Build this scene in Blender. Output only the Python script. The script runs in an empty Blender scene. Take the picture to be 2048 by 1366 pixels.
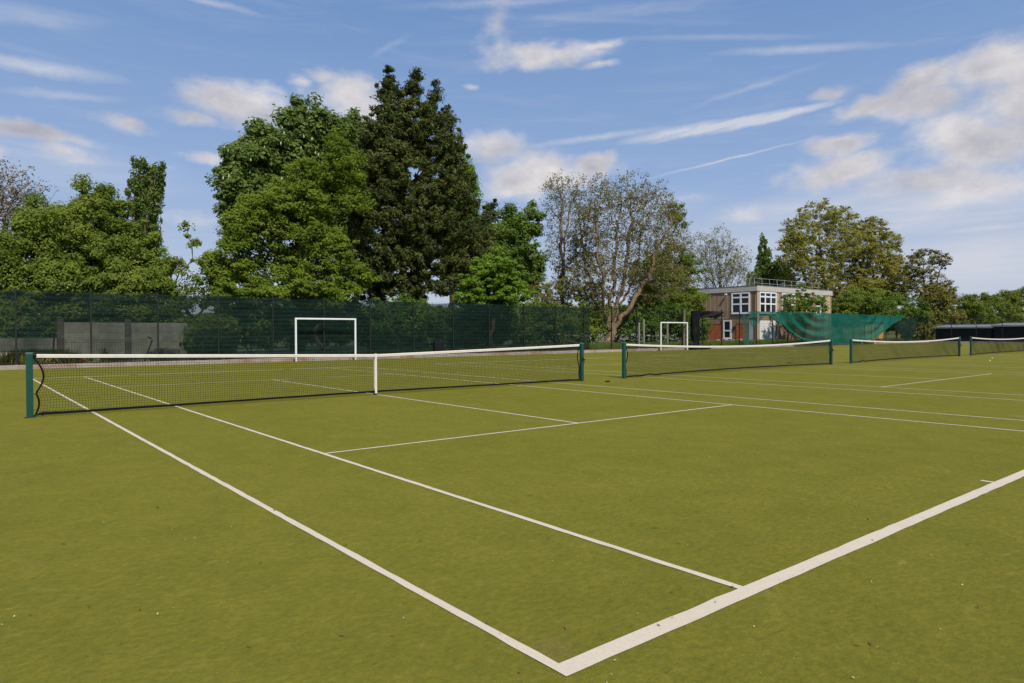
import bpy, math, random
import numpy as np
from mathutils import Matrix, Vector
import mathutils.noise as mn
R = math.radians
rng = np.random.default_rng(7)
random.seed(7)
C = bpy.context.scene.collection

# ---------------------------------------------------------------- survey of the site (metres; x along the nets, y away from the near baseline)
EYE = np.array([-1.9072, -2.0012, 1.3887]); YAW, PIT, ROL, FPX = .6834, -.0134, -.0028, 1379.17
fw = np.array([math.sin(YAW)*math.cos(PIT), math.cos(YAW)*math.cos(PIT), math.sin(PIT)])
_rt = np.array([math.cos(YAW), -math.sin(YAW), 0]); _up = np.cross(_rt, fw)
rt = _rt*math.cos(ROL)+_up*math.sin(ROL); upv = -_rt*math.sin(ROL)+_up*math.cos(ROL)
def bearing(x, y): return fw+rt*(x-1024)/FPX-upv*(y-683)/FPX
def atY(x, y, Y):
    d = bearing(x, y); return EYE+d*((Y-EYE[1])/d[1])

# ---------------------------------------------------------------- materials
def mat(name):
    m = bpy.data.materials.new(name); m.use_nodes = True
    nt = m.node_tree; b = nt.nodes['Principled BSDF']
    return m, nt, b
def N(nt, t, **kw):
    n = nt.nodes.new(t)
    for k, v in kw.items():
        if k.startswith('i_'):
            k = k[2:]; k = int(k) if k.isdigit() else k
            n.inputs[k].default_value = v
        else: setattr(n, k, v)
    return n
def L(nt, a, b): nt.links.new(a, b)
def noise(nt, scale, detail=3, rough=.55, vec=None, dist=0):
    n = N(nt, 'ShaderNodeTexNoise'); n.inputs['Scale'].default_value = scale
    n.inputs['Detail'].default_value = detail; n.inputs['Roughness'].default_value = rough
    n.inputs['Distortion'].default_value = dist
    if vec is not None: L(nt, vec, n.inputs['Vector'])
    return n
def ramp(nt, fac, stops):
    r = N(nt, 'ShaderNodeValToRGB'); cr = r.color_ramp
    while len(cr.elements) < len(stops): cr.elements.new(.5)
    for e, (p, c) in zip(cr.elements, stops):
        e.position = p; e.color = (*c, 1) if len(c) == 3 else c
    L(nt, fac, r.inputs['Fac']); return r
def mixc(nt, fac, a, b, mode='MIX'):
    m = N(nt, 'ShaderNodeMix', data_type='RGBA', blend_type=mode)
    if isinstance(fac, (int, float)): m.inputs[0].default_value = fac
    else: L(nt, fac, m.inputs[0])
    for i, v in ((6, a), (7, b)):
        if isinstance(v, tuple): m.inputs[i].default_value = (*v, 1)
        else: L(nt, v, m.inputs[i])
    return m.outputs[2]
def plain(name, col, rough=.6, var=.15, scale=6, spec=.3, metal=0):
    m, nt, b = mat(name)
    tc = N(nt, 'ShaderNodeTexCoord'); n = noise(nt, scale, 4, .6, tc.outputs['Object'])
    lo = tuple(c*(1-var) for c in col); hi = tuple(min(1, c*(1+var)) for c in col)
    r = ramp(nt, n.outputs['Fac'], [(.3, lo), (.7, hi)])
    L(nt, r.outputs[0], b.inputs['Base Color']); b.inputs['Roughness'].default_value = rough
    b.inputs['Specular IOR Level'].default_value = spec; b.inputs['Metallic'].default_value = metal
    return m
def leafmat(name, ca, cb, cc, trans=.3, rough=.5):
    """ca, cb = the range from clump to clump, cc = odd leaves"""
    m, nt, b = mat(name)
    a = N(nt, 'ShaderNodeAttribute', attribute_name='tone')
    s = N(nt, 'ShaderNodeSeparateXYZ'); L(nt, a.outputs['Vector'], s.inputs[0])
    r = ramp(nt, s.outputs[0], [(0, ca), (1, cb)])
    r2 = ramp(nt, s.outputs[1], [(.72, (0, 0, 0)), (1, (1, 1, 1))])
    c = mixc(nt, r2.outputs[0], r.outputs[0], cc)
    L(nt, c, b.inputs['Base Color']); b.inputs['Roughness'].default_value = rough
    b.inputs['Specular IOR Level'].default_value = .12
    t = N(nt, 'ShaderNodeBsdfTranslucent'); c2 = mixc(nt, .55, c, (.16, .22, .02))
    L(nt, c2, t.inputs['Color'])
    mx = N(nt, 'ShaderNodeMixShader'); mx.inputs[0].default_value = trans
    L(nt, b.outputs[0], mx.inputs[1]); L(nt, t.outputs[0], mx.inputs[2])
    L(nt, mx.outputs[0], nt.nodes['Material Output'].inputs['Surface'])
    return m

# turf: olive artificial grass, sand-filled, streaked and worn
def turf_material():
    m, nt, b = mat('turf'); tc = N(nt, 'ShaderNodeTexCoord'); P = tc.outputs['Object']
    big = noise(nt, .35, 4, .6, P); mid = noise(nt, 2.2, 5, .65, P, .4); fine = noise(nt, 34, 4, .85, P)
    mp = N(nt, 'ShaderNodeMapping'); mp.inputs['Scale'].default_value = (3.2, 1.1, 1); mp.inputs['Rotation'].default_value = (0, 0, R(-28))
    L(nt, P, mp.inputs[0]); streak = noise(nt, 1.6, 5, .7, mp.outputs[0], .3)
    base = ramp(nt, mid.outputs['Fac'], [(.3, (.134, .131, .0115)), (.7, (.190, .170, .018))]).outputs[0]
    base = mixc(nt, ramp(nt, big.outputs['Fac'], [(.35, (0, 0, 0)), (.7, (.6, .6, .6))]).outputs[0], base, (.205, .185, .022))
    base = mixc(nt, ramp(nt, streak.outputs['Fac'], [(.5, (0, 0, 0)), (.75, (.5, .5, .5))]).outputs[0], base, (.13, .135, .014))
    # sandy scuffs
    sc = noise(nt, 1.1, 6, .72, P, .6)
    base = mixc(nt, ramp(nt, sc.outputs['Fac'], [(.62, (0, 0, 0)), (.78, (.55, .55, .55))]).outputs[0], base, (.32, .24, .075))
    # rusty patches, small
    rs = noise(nt, 5.5, 3, .6, P, .2)
    base = mixc(nt, ramp(nt, rs.outputs['Fac'], [(.7, (0, 0, 0)), (.78, (.5, .5, .5))]).outputs[0], base, (.27, .13, .035))
    # scuffed corner by the near lines
    vd = N(nt, 'ShaderNodeVectorMath', operation='DISTANCE'); vd.inputs[1].default_value = (.12, .22, 0); L(nt, P, vd.inputs[0])
    ad = N(nt, 'ShaderNodeMath', operation='MULTIPLY_ADD'); L(nt, mid.outputs['Fac'], ad.inputs[0]); ad.inputs[1].default_value = .16; L(nt, vd.outputs['Value'], ad.inputs[2])
    base = mixc(nt, ramp(nt, ad.outputs[0], [(.10, (.6, .6, .6)), (.24, (0, 0, 0))]).outputs[0], base, (.2, .14, .045))
    base = mixc(nt, ramp(nt, fine.outputs['Fac'], [(.3, (0, 0, 0)), (.75, (.55, .55, .55))]).outputs[0], base, mixc(nt, 1.0, base, (1.5, 1.45, 1.5), 'MULTIPLY'))
    f2 = noise(nt, 110, 4, .85, P)
    base = mixc(nt, ramp(nt, f2.outputs['Fac'], [(.35, (.45, .45, .45)), (.6, (0, 0, 0))]).outputs[0], base, mixc(nt, 1.0, base, (.45, .5, .45), 'MULTIPLY'))
    mg = N(nt, 'ShaderNodeMapping'); mg.inputs['Rotation'].default_value = (0, 0, R(39)); mg.inputs['Scale'].default_value = (.75, 1.25, 1); L(nt, P, mg.inputs[0])
    g9 = noise(nt, 20, 10, .9, mg.outputs[0], .3); g3 = noise(nt, 7, 9, .8, mg.outputs[0], .5)
    base = mixc(nt, 1.0, base, ramp(nt, g9.outputs['Fac'], [(.36, (.55, .58, .6)), (.5, (.95, .95, .97)), (.64, (1.4, 1.32, 1.5))]).outputs[0], 'MULTIPLY')
    base = mixc(nt, ramp(nt, g3.outputs['Fac'], [(.36, (.45, .45, .45)), (.48, (0, 0, 0))]).outputs[0], base, (.11, .128, .018))
    fl = noise(nt, 19, 4, .7, P, 1.0)
    base = mixc(nt, ramp(nt, fl.outputs['Fac'], [(.68, (0, 0, 0)), (.74, (.6, .6, .6))]).outputs[0], base, (.33, .15, .035))
    fl2 = noise(nt, 7, 7, .8, mg.outputs[0], .4)
    base = mixc(nt, ramp(nt, fl2.outputs['Fac'], [(.58, (0, 0, 0)), (.72, (.6, .6, .6))]).outputs[0], base, (.34, .25, .07))
    L(nt, base, b.inputs['Base Color']); b.inputs['Roughness'].default_value = .9; b.inputs['Specular IOR Level'].default_value = .03
    b.inputs['Sheen Weight'].default_value = .13; b.inputs['Sheen Tint'].default_value = (.8, .8, .2, 1)
    bp = N(nt, 'ShaderNodeBump'); bp.inputs['Strength'].default_value = .7; bp.inputs['Distance'].default_value = .02
    L(nt, f2.outputs['Fac'], bp.inputs['Height']); L(nt, bp.outputs[0], b.inputs['Normal'])
    return m
def paint_material():
    m, nt, b = mat('white_line_fibre'); tc = N(nt, 'ShaderNodeTexCoord'); P = tc.outputs['Object']
    a = noise(nt, 60, 6, .8, P); c = noise(nt, 1.7, 6, .75, P)
    col = ramp(nt, a.outputs['Fac'], [(.25, (.50, .42, .32)), (.5, (.63, .535, .40)), (.8, (.70, .605, .47))]).outputs[0]
    col = mixc(nt, ramp(nt, c.outputs['Fac'], [(.5, (0, 0, 0)), (.7, (.4, .4, .4))]).outputs[0], col, (.5, .42, .3))
    d = noise(nt, 16, 2, .5, P); col = mixc(nt, ramp(nt, d.outputs['Fac'], [(.72, (0, 0, 0)), (.78, (.5, .5, .5))]).outputs[0], col, (.2, .13, .06))
    L(nt, col, b.inputs['Base Color']); b.inputs['Roughness'].default_value = .9; b.inputs['Specular IOR Level'].default_value = .1
    return m
def concrete_material(name, a, b_, stain):
    m, nt, b = mat(name); P = N(nt, 'ShaderNodeTexCoord').outputs['Object']
    n1 = noise(nt, 3, 6, .7, P); n2 = noise(nt, .7, 4, .6, P); n3 = noise(nt, 22, 3, .7, P)
    col = ramp(nt, n1.outputs['Fac'], [(.3, a), (.7, b_)]).outputs[0]
    col = mixc(nt, ramp(nt, n2.outputs['Fac'], [(.5, (0, 0, 0)), (.68, (.75, .75, .75))]).outputs[0], col, stain)
    col = mixc(nt, ramp(nt, n3.outputs['Fac'], [(.6, (0, 0, 0)), (.72, (.6, .6, .6))]).outputs[0], col, tuple(x*.6 for x in stain))
    L(nt, col, b.inputs['Base Color']); b.inputs['Roughness'].default_value = .9
    return m
def grass_material():
    m, nt, b = mat('rough_grass'); P = N(nt, 'ShaderNodeTexCoord').outputs['Object']
    n1 = noise(nt, .8, 6, .7, P); n2 = noise(nt, 9, 4, .7, P)
    col = ramp(nt, n1.outputs['Fac'], [(.3, (.05, .075, .015)), (.55, (.09, .12, .02)), (.75, (.14, .11, .04))]).outputs[0]
    col = mixc(nt, ramp(nt, n2.outputs['Fac'], [(.4, (.5, .5, .5)), (.6, (0, 0, 0))]).outputs[0], col, (.03, .05, .01))
    L(nt, col, b.inputs['Base Color']); b.inputs['Roughness'].default_value = .95
    return m
def bark(name, a, b_):
    m, nt, b = mat(name); tc = N(nt, 'ShaderNodeTexCoord'); mp = N(nt, 'ShaderNodeMapping'); mp.inputs['Scale'].default_value = (5, 5, 1.2)
    L(nt, tc.outputs['Object'], mp.inputs[0]); n1 = noise(nt, 1.5, 5, .7, mp.outputs[0], .5)
    col = ramp(nt, n1.outputs['Fac'], [(.35, a), (.65, b_)]).outputs[0]
    L(nt, col, b.inputs['Base Color']); b.inputs['Roughness'].default_value = .95; b.inputs['Specular IOR Level'].default_value = .1
    return m
def netting_material(name, col, openness, fold):
    m, nt, b = mat(name); P = N(nt, 'ShaderNodeTexCoord').outputs['Object']
    n1 = noise(nt, .9, 4, .6, P); mp = N(nt, 'ShaderNodeMapping'); mp.inputs['Scale'].default_value = (.25, 1, 3); L(nt, P, mp.inputs[0])
    n2 = noise(nt, 1.6, 3, .6, mp.outputs[0])
    c = ramp(nt, n1.outputs['Fac'], [(.3, tuple(x*.8 for x in col)), (.7, tuple(x*1.2 for x in col))]).outputs[0]
    c = mixc(nt, ramp(nt, n2.outputs['Fac'], [(.55, (0, 0, 0)), (.7, (.5, .5, .5))]).outputs[0], c, fold)  # lighter streaks painted into the colour, for light catching folds in the cloth
    L(nt, c, b.inputs['Base Color']); b.inputs['Roughness'].default_value = .6; b.inputs['Specular IOR Level'].default_value = .2
    tl = N(nt, 'ShaderNodeBsdfTranslucent'); L(nt, c, tl.inputs['Color'])
    m1 = N(nt, 'ShaderNodeMixShader'); m1.inputs[0].default_value = .3; L(nt, b.outputs[0], m1.inputs[1]); L(nt, tl.outputs[0], m1.inputs[2])
    tr = N(nt, 'ShaderNodeBsdfTransparent'); m2 = N(nt, 'ShaderNodeMixShader')
    n3 = noise(nt, .6, 4, .6, P)
    op = ramp(nt, n3.outputs['Fac'], [(.35, (openness*.6,)*3), (.7, (min(1, openness*1.5),)*3)])
    L(nt, op.outputs[0], m2.inputs[0]); L(nt, m1.outputs[0], m2.inputs[1]); L(nt, tr.outputs[0], m2.inputs[2])
    L(nt, m2.outputs[0], nt.nodes['Material Output'].inputs['Surface'])
    return m

M = dict(
    turf=turf_material(), line=paint_material(),
    kerb=concrete_material('kerb_concrete', (.3, .245, .2), (.46, .39, .34), (.27, .13, .07)),
    grass=grass_material(),
    wallconc=concrete_material('grey_wall_panel', (.24, .235, .18), (.4, .385, .31), (.16, .155, .11)),
    wallpost=plain('wall_post_concrete', (.13, .105, .085), .9),
    postgreen=plain('green_painted_metal', (.006, .064, .045), .4, .08, 3, .5),
    postcap=plain('grey_green_cap', (.1, .2, .18), .4),
    band=plain('white_headband', (.74, .68, .59), .7, .07, 9), cord=plain('black_net_cord', (.017, .024, .022), .9, spec=.1),
    blackband=plain('black_net_band', (.009, .009, .01), .9, .3, 14, .1),
    fence=plain('dark_green_steel', (.012, .018, .017), .5, .2, 4, .4), goal=plain('white_goal_paint', (.82, .82, .8), .4, .04, 5, .4),
    scr=netting_material('dark_green_windbreak', (.009, .031, .023), .32, (.011, .048, .034)),
    teal=netting_material('teal_windbreak', (.006, .13, .095), .15, (.008, .18, .13)),
    tealthin=netting_material('thin_teal_windbreak', (.006, .13, .10), .35, (.01, .15, .12)),
    blacknet=netting_material('black_net_bundle', (.012, .012, .013), .06, (.02, .02, .022)),
    bark_grey=bark('grey_bark', (.1, .075, .05), (.24, .19, .13)), bark_pale=bark('pale_bark', (.12, .082, .048), (.27, .195, .12)),
    bark_dark=bark('dark_bark', (.04, .03, .022), (.1, .075, .05)),
    brownclad=plain('brown_cladding', (.31, .195, .115), .8, .12, 1.5), joint=plain('pale_cladding_joint', (.5, .38, .26), .8),
    parapet=concrete_material('parapet_concrete', (.46, .42, .36), (.56, .51, .45), (.4, .36, .3)),
    upvc=plain('white_window_frame', (.82, .82, .82), .35, .03), reddoor=plain('red_brown_door', (.5, .12, .03), .6, .25, 2),
    palepanel=plain('pale_blue_panel', (.42, .5, .52), .6, .1), white=plain('white_garage_door', (.85, .85, .84), .5, .04),
    rail=plain('galvanised_rail', (.55, .56, .58), .4, .1, 5, .5, .3), roof=plain('grey_roof_felt', (.2, .205, .22), .9, .2, 2),
    blackwall=plain('black_stained_boards', (.009, .009, .011), .8, .3, 3), rubble=plain('broken_stone', (.42, .33, .24), .95, .35, 4),
    orange=plain('orange_timber', (.62, .32, .09), .8, .2, 2), brick=plain('brick_red', (.38, .1, .05), .9, .3, 8),
    stake=plain('weathered_timber', (.36, .33, .27), .9, .2, 4), ball=plain('tennis_ball_felt', (.6, .75, .18), .9, .05), blackplastic=plain('black_plastic', (.008, .008, .009), .45, .1),
    soil=plain('dark_soil', (.05, .035, .022), 1, .4, 5), blossom_cream=plain('cream_blossom', (.6, .58, .42), .8, .1, 3), white_petal=plain('white_blossom', (.75, .75, .65), .8, .05),
    litter_brown=plain('dead_leaf_brown', (.16, .07, .03), .9, .4, 3), litter_pale=plain('pale_petal', (.6, .53, .3), .9, .1, 3),
)
g, nt, b = mat('window_glass')
b.inputs['Base Color'].default_value = (.008, .009, .011, 1); b.inputs['Roughness'].default_value = .06; b.inputs['Specular IOR Level'].default_value = .35
M['glass'] = g
LV = dict(
    chestnut=leafmat('horse_chestnut_leaf', (.09, .15, .025), (.2, .27, .055), (.2, .25, .08), .4),
    maple=leafmat('maple_leaf', (.11, .18, .018), (.24, .32, .03), (.24, .28, .03), .45),
    yew=leafmat('conifer_needle', (.038, .060, .014), (.12, .145, .032), (.13, .105, .03), .12),
    bright=leafmat('fresh_leaf', (.12, .22, .018), (.2, .32, .03), (.26, .36, .04), .4),
    hedge=leafmat('hawthorn_leaf', (.11, .17, .02), (.24, .31, .04), (.26, .28, .06), .42),
    dark=leafmat('dark_green_leaf', (.06, .12, .018), (.16, .25, .034), (.17, .23, .03), .38),
    poplar=leafmat('poplar_leaf', (.09, .16, .028), (.18, .25, .05), (.24, .28, .09), .35),
    bud=leafmat('brown_bud', (.15, .10, .075), (.30, .23, .17), (.2, .2, .07), .2),
    olive=leafmat('olive_young_leaf', (.12, .14, .025), (.24, .22, .04), (.26, .17, .06), .3),
    plane=leafmat('plane_tree_leaf', (.21, .215, .03), (.36, .33, .055), (.4, .3, .08), .35),
    oak=leafmat('oak_leaf', (.12, .12, .03), (.22, .19, .045), (.24, .15, .045), .3),
    grassy=leafmat('grass_blade', (.12, .18, .025), (.2, .25, .04), (.22, .2, .08), .3),
)

# ---------------------------------------------------------------- mesh builder
class MB:
    def __init__(s): s.v = []; s.f = []; s.n = 0
    def add(s, v, f):
        v = np.asarray(v, float).reshape(-1, 3); s.v.append(v); s.f += [tuple(i+s.n for i in q) for q in f]; s.n += len(v)
    def box(s, a, b, rz=0, about=None):
        x0, y0, z0 = a; x1, y1, z1 = b
        v = np.array([(x0,y0,z0),(x1,y0,z0),(x1,y1,z0),(x0,y1,z0),(x0,y0,z1),(x1,y0,z1),(x1,y1,z1),(x0,y1,z1)], float)
        if rz:
            c = np.array(about if about is not None else ((x0+x1)/2, (y0+y1)/2)); cs, sn = math.cos(rz), math.sin(rz)
            d = v[:, :2]-c; v[:, :2] = c+np.stack([d[:,0]*cs-d[:,1]*sn, d[:,0]*sn+d[:,1]*cs], 1)
        s.add(v, [(0,3,2,1),(4,5,6,7),(0,1,5,4),(1,2,6,5),(2,3,7,6),(3,0,4,7)])
    def tube(s, pts, r, n=6, cap=True):
        pts = np.asarray(pts, float); k = len(pts); r = np.broadcast_to(np.asarray(r, float), (k,))
        t = np.gradient(pts, axis=0); t /= np.linalg.norm(t, axis=1, keepdims=True)+1e-9
        ref = np.array([0, 0, 1.]) if abs(t[:, 2]).mean() < .8 else np.array([1., 0, 0])
        a = np.cross(t, ref); a /= np.linalg.norm(a, axis=1, keepdims=True)+1e-9; b = np.cross(t, a)
        an = np.arange(n)*2*math.pi/n+.4
        v = pts[:, None]+r[:, None, None]*(a[:, None]*np.cos(an)[None, :, None]+b[:, None]*np.sin(an)[None, :, None])
        f = [(i*n+j, i*n+(j+1) % n, (i+1)*n+(j+1) % n, (i+1)*n+j) for i in range(k-1) for j in range(n)]
        if cap: f += [tuple(range(n-1, -1, -1)), tuple((k-1)*n+j for j in range(n))]
        s.add(v.reshape(-1, 3), f)
    def mesh(s, name, m, smooth=False, bevel=0):
        me = bpy.data.meshes.new(name); v = np.concatenate(s.v)
        me.from_pydata(v.tolist(), [], s.f); me.materials.append(m)
        if bevel:
            import bmesh
            bm = bmesh.new(); bm.from_mesh(me); bmesh.ops.bevel(bm, geom=bm.edges[:], offset=bevel, segments=2, affect='EDGES', profile=.6); bm.to_mesh(me); bm.free()
        if smooth: me.polygons.foreach_set('use_smooth', [True]*len(me.polygons))
        me.update(); return me
    def build(s, name, m, parent=None, smooth=False, bevel=0, loc=None):
        o = bpy.data.objects.new(name, s.mesh(name, m, smooth, bevel)); C.objects.link(o)
        if parent: o.parent = parent
        if loc is not None: o.location = loc
        return o
def tag(o, label=None, cat=None, group=None, kind=None):
    if label: o['label'] = label
    if cat: o['category'] = cat
    if group: o['group'] = group
    if kind: o['kind'] = kind
    return o
def empty(name, loc, label, cat, group=None):
    o = bpy.data.objects.new(name, None); o.empty_display_size = .3; C.objects.link(o); o.location = loc
    return tag(o, label, cat, group)
def copy_tree(o, parent=None):
    c = o.copy(); C.objects.link(c); c.parent = parent
    for ch in list(o.children): copy_tree(ch, c)
    return c

def scatter_mesh(name, m, cen, nrm, size, tone, aspect=1.0, axis=None, fold=0):
    """many small leaf quads as one mesh"""
    k = len(cen); nrm = nrm/(np.linalg.norm(nrm, axis=1, keepdims=True)+1e-9)
    a = rng.normal(size=(k, 3)) if axis is None else axis
    u = a-(a*nrm).sum(1, keepdims=True)*nrm; u /= np.linalg.norm(u, axis=1, keepdims=True)+1e-9; w = np.cross(nrm, u)
    s = np.asarray(size).reshape(-1, 1)
    v = np.stack([cen-u*s*aspect, cen-w*s*.55+nrm*s*fold, cen+u*s*aspect, cen+w*s*.55+nrm*s*fold], 1).reshape(-1, 3)
    me = bpy.data.meshes.new(name); me.vertices.add(4*k); me.vertices.foreach_set('co', v.ravel().astype(np.float32))
    me.loops.add(4*k); me.loops.foreach_set('vertex_index', np.arange(4*k, dtype=np.int32))
    me.polygons.add(k); me.polygons.foreach_set('loop_start', np.arange(0, 4*k, 4, dtype=np.int32))
    me.update(calc_edges=True); me.validate()
    at = me.attributes.new('tone', 'FLOAT_VECTOR', 'POINT'); at.data.foreach_set('vector', np.repeat(tone, 4, 0).astype(np.float32).ravel())
    me.materials.append(m); return me

# ---------------------------------------------------------------- trees
def skeleton(start, pts, bf=.4, leaders=()):
    """start: trunk polyline; pts joined on one by one to the cheapest node"""
    nodes = [np.asarray(p, float) for p in start]; par = [-1]+list(range(len(nodes)-1)); plen = [0.]
    for i in range(1, len(nodes)): plen.append(plen[-1]+np.linalg.norm(nodes[i]-nodes[i-1]))
    base_n = len(nodes); cand = list(range(max(0, base_n-max(2, int(base_n*.65))), base_n))
    for ld in leaders:
        f0 = np.asarray(ld[0]); k = int(np.argmin([np.linalg.norm(np.asarray(q_)-f0) for q_ in nodes]))
        for p in ld:
            p = np.asarray(p, float); nodes.append(p); par.append(k); plen.append(plen[k]+np.linalg.norm(p-nodes[k])*.6); k = len(nodes)-1; cand.append(k)
    pts = np.asarray(pts); best = np.full(len(pts), 1e9); bi = np.zeros(len(pts), int)
    for i in cand:
        c = np.linalg.norm(pts-nodes[i], axis=1)+bf*plen[i]; q = c < best; best[q] = c[q]; bi[q] = i
    done = np.zeros(len(pts), bool); idx = np.full(len(pts), -1)
    for _ in range(len(pts)):
        j = int(np.argmin(np.where(done, 1e9, best))); done[j] = True
        p = pts[j]; k = bi[j]; nodes.append(p); par.append(k); plen.append(plen[k]+np.linalg.norm(p-nodes[k])); i = len(nodes)-1; idx[j] = i
        c = np.linalg.norm(pts-p, axis=1)+bf*plen[i]; q = (c < best) & ~done; best[q] = c[q]; bi[q] = i
    return np.array(nodes), np.array(par), idx
def limbs(nodes, par, rbase, rtip, mb, wob=.06):
    n = len(nodes); ch = [[] for _ in range(n)]
    for i in range(1, n): ch[par[i]].append(i)
    tips = np.zeros(n)
    for i in range(n-1, -1, -1):
        if not ch[i]: tips[i] = 1
        if par[i] >= 0: tips[par[i]] += tips[i]
    ex = math.log(max(rbase/rtip, 1.5))/math.log(max(tips[0], 3)); rad = rtip*tips**ex
    stack = [(0, None)]
    while stack:
        i, frm = stack.pop(); path = [i] if frm is None else [frm, i]; cur = i
        while ch[cur]:
            c = sorted(ch[cur], key=lambda q: -tips[q])
            for o in c[1:]: stack.append((o, cur))
            cur = c[0]; path.append(cur)
        if len(path) < 2: continue
        p = nodes[path]; r = rad[path].copy()
        if frm is not None: r[0] = min(r[0], r[1]*1.15)
        # smooth by midpoint subdivision with a little wobble
        q = [p[0]]; rr = [r[0]]
        for a in range(len(p)-1):
            if r[a] > rtip*1.6 or frm is None:
                d = np.linalg.norm(p[a+1]-p[a]); prev = p[a-1] if a > 0 else p[a]; nx = p[a+2] if a+2 < len(p) else p[a+1]
                m = (-prev+9*p[a]+9*p[a+1]-nx)/16+rng.normal(size=3)*d*wob*.6; q.append(m); rr.append((r[a]+r[a+1])/2)
            q.append(p[a+1]); rr.append(r[a+1])
        rm = max(rr); mb.tube(q, rr, 8 if rm > .18 else 5 if rm > .05 else 3, cap=False)
    return rad
def lobe_points(lobes, Y, dens, n, surf=.5):
    """lobes given as seen from the survey station (px, py, half width, half height) at distance line Y -> points in metres"""
    out = []; area = np.array([l[2]*l[3] for l in lobes], float)
    cnt = rng.multinomial(n, area/area.sum())
    for l, c in zip(lobes, cnt):
        Yl = Y+(l[4] if len(l) > 4 else 0); o = atY(l[0], l[1], Yl); dep = (o-EYE)@fw; k = dep/FPX
        d = rng.normal(size=(c, 3)); d /= np.linalg.norm(d, axis=1, keepdims=True)
        r = np.where(rng.random(c) < surf, rng.uniform(.82, 1.0, c), rng.random(c)**(1/3)*.9)[:, None]
        rx, rz = l[2]*k, l[3]*k; ry = .5*(rx+min(rx, rz))
        p = d*r; out.append(o+p[:, :1]*rx*_rt+p[:, 1:2]*ry*np.array([fw[0], fw[1], 0])+p[:, 2:]*np.array([0, 0, rz]))
    p = np.concatenate(out); return p[p[:, 2] > .1]
def tree(name, label, cat, Y, base, lobes, leaf, bk, nodes=260, per=90, size=.16, spread=.55, rbase=.3, rtip=.02, bf=.4, style='broad', trunk_to=None, group=None, surf=.5, flat=.75, candles=0, gz=.1, accent=None, stems=1, ragged=.7, wob=.08, leaders=()):
    b0 = atY(base[0], base[1], Y); b0[2] = gz
    pts = lobe_points(lobes, Y, 1, nodes, surf)
    o_ = pts-pts.mean(0); o_[:, 2] = np.abs(o_[:, 2])*.9+.3; o_ /= np.linalg.norm(o_, axis=1, keepdims=True)
    pts = pts+o_*(rng.random(len(pts))**4*ragged)[:, None]+rng.normal(0, .12, pts.shape)
    gap = np.array([mn.noise(Vector(p*.42)) for p in pts]); pts = pts[gap > (-9 if style in ('sparse', 'upright') else -.9 if style == 'yew' else -.3 if leaf == 'maple' else -.45)]
    cen = pts.mean(0); top = b0.copy()
    tz = trunk_to if trunk_to else max(pts[:, 2].min()+.4*(pts[:, 2].max()-pts[:, 2].min()), 1.5)
    end = np.array([b0[0]*.6+cen[0]*.4, b0[1]*.6+cen[1]*.4, tz])
    st = [b0+(end-b0)*t+np.r_[rng.normal(size=2)*.12*(0 < t < 1), 0] for t in np.linspace(0, 1, 7)]
    lds = []
    for li, ld in enumerate(leaders):
        side = (li % 3-1)*1.1; q_ = np.array([atY(p[0], p[1], Y+side*min(1, k_/2)) for k_, p in enumerate(ld)]); fine_ = []
        for a_, b_ in zip(q_[:-1], q_[1:]): fine_ += [a_+(b_-a_)*t for t in (0, .33, .66)]
        fine_.append(q_[-1]); lds.append([p+rng.normal(0, .09, 3) for p in fine_])
    nd, par, idx = skeleton(st, pts, bf, lds)
    root = empty(name, b0, label, cat, group)
    mb = MB(); limbs(nd, par, rbase, rtip, mb, wob)
    tr = mb.mesh('trunk', M[bk], True); tr.transform(Matrix.Translation(-Vector(b0))); to = bpy.data.objects.new('trunk', tr); C.objects.link(to); to.parent = root
    # leaves gather round every twig end
    k = len(pts)*per; w = rng.integers(0, len(pts), k) if style != 'sparse' else np.repeat(np.arange(len(pts)), per)
    d = rng.normal(size=(len(w), 3)); d /= np.linalg.norm(d, axis=1, keepdims=True)
    ctone = np.clip(.5+.9*np.array([mn.noise(Vector(p*.5)+Vector((9, 3, 1))) for p in pts])+rng.normal(0, .15, len(pts)), 0, 1); csz = .35+rng.random(len(pts))**1.5*1.15; sp = spread*csz[w][:, None]
    rad = np.where(rng.random(len(w)) < .7, rng.uniform(.75, 1.05, len(w)), rng.random(len(w)))[:, None]; rad = np.where(rng.random(len(w))[:, None] < .1, rng.uniform(1.05, 1.5, len(w))[:, None], rad)
    off = d*rad*sp*np.array([1, 1, flat]); cl = pts[w]+off
    sz = size*rng.uniform(.6, 1.35, len(w))
    if style == 'yew':      # feathery sprays hanging along each twig
        out = pts-np.array([cen[0], cen[1], 0]); out[:, 2] = 0; out /= np.linalg.norm(out, axis=1, keepdims=True)+1e-6
        ctw = rng.normal(0, .35, (len(pts), 3))+np.array([0, 0, .15]); t = rng.uniform(-1, 1, len(w))[:, None]; ax = out[w]*.7+ctw[w]; cl = pts[w]+ax*t*sp*.9+d*rad*sp*.8*np.array([1, 1, .8])
        nr = d+rng.normal(size=d.shape)*.7+np.array([0, -.1, .3]); axis = ax+rng.normal(size=d.shape)*.55+np.array([0, 0, .25]); asp = 1.9
    elif style == 'upright':
        cl = pts[w]+off*np.array([.55, .55, 1.7]); nr = d+rng.normal(size=d.shape)*.6; axis = None; asp = .9
    else:
        nr = d*.75+rng.normal(size=d.shape)*.45+np.array([0, -.35, .6]); axis = None; asp = 1.0
    tone = np.stack([np.clip(ctone[w]+rng.normal(0, .13, len(w)), 0, 1), rng.random(len(w)), np.zeros(len(w))], 1)
    ok = cl[:, 2] > .05
    me = scatter_mesh('crown', LV[leaf], cl[ok]-b0, nr[ok], sz[ok], tone[ok], asp, None if axis is None else axis[ok], .12)
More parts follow.
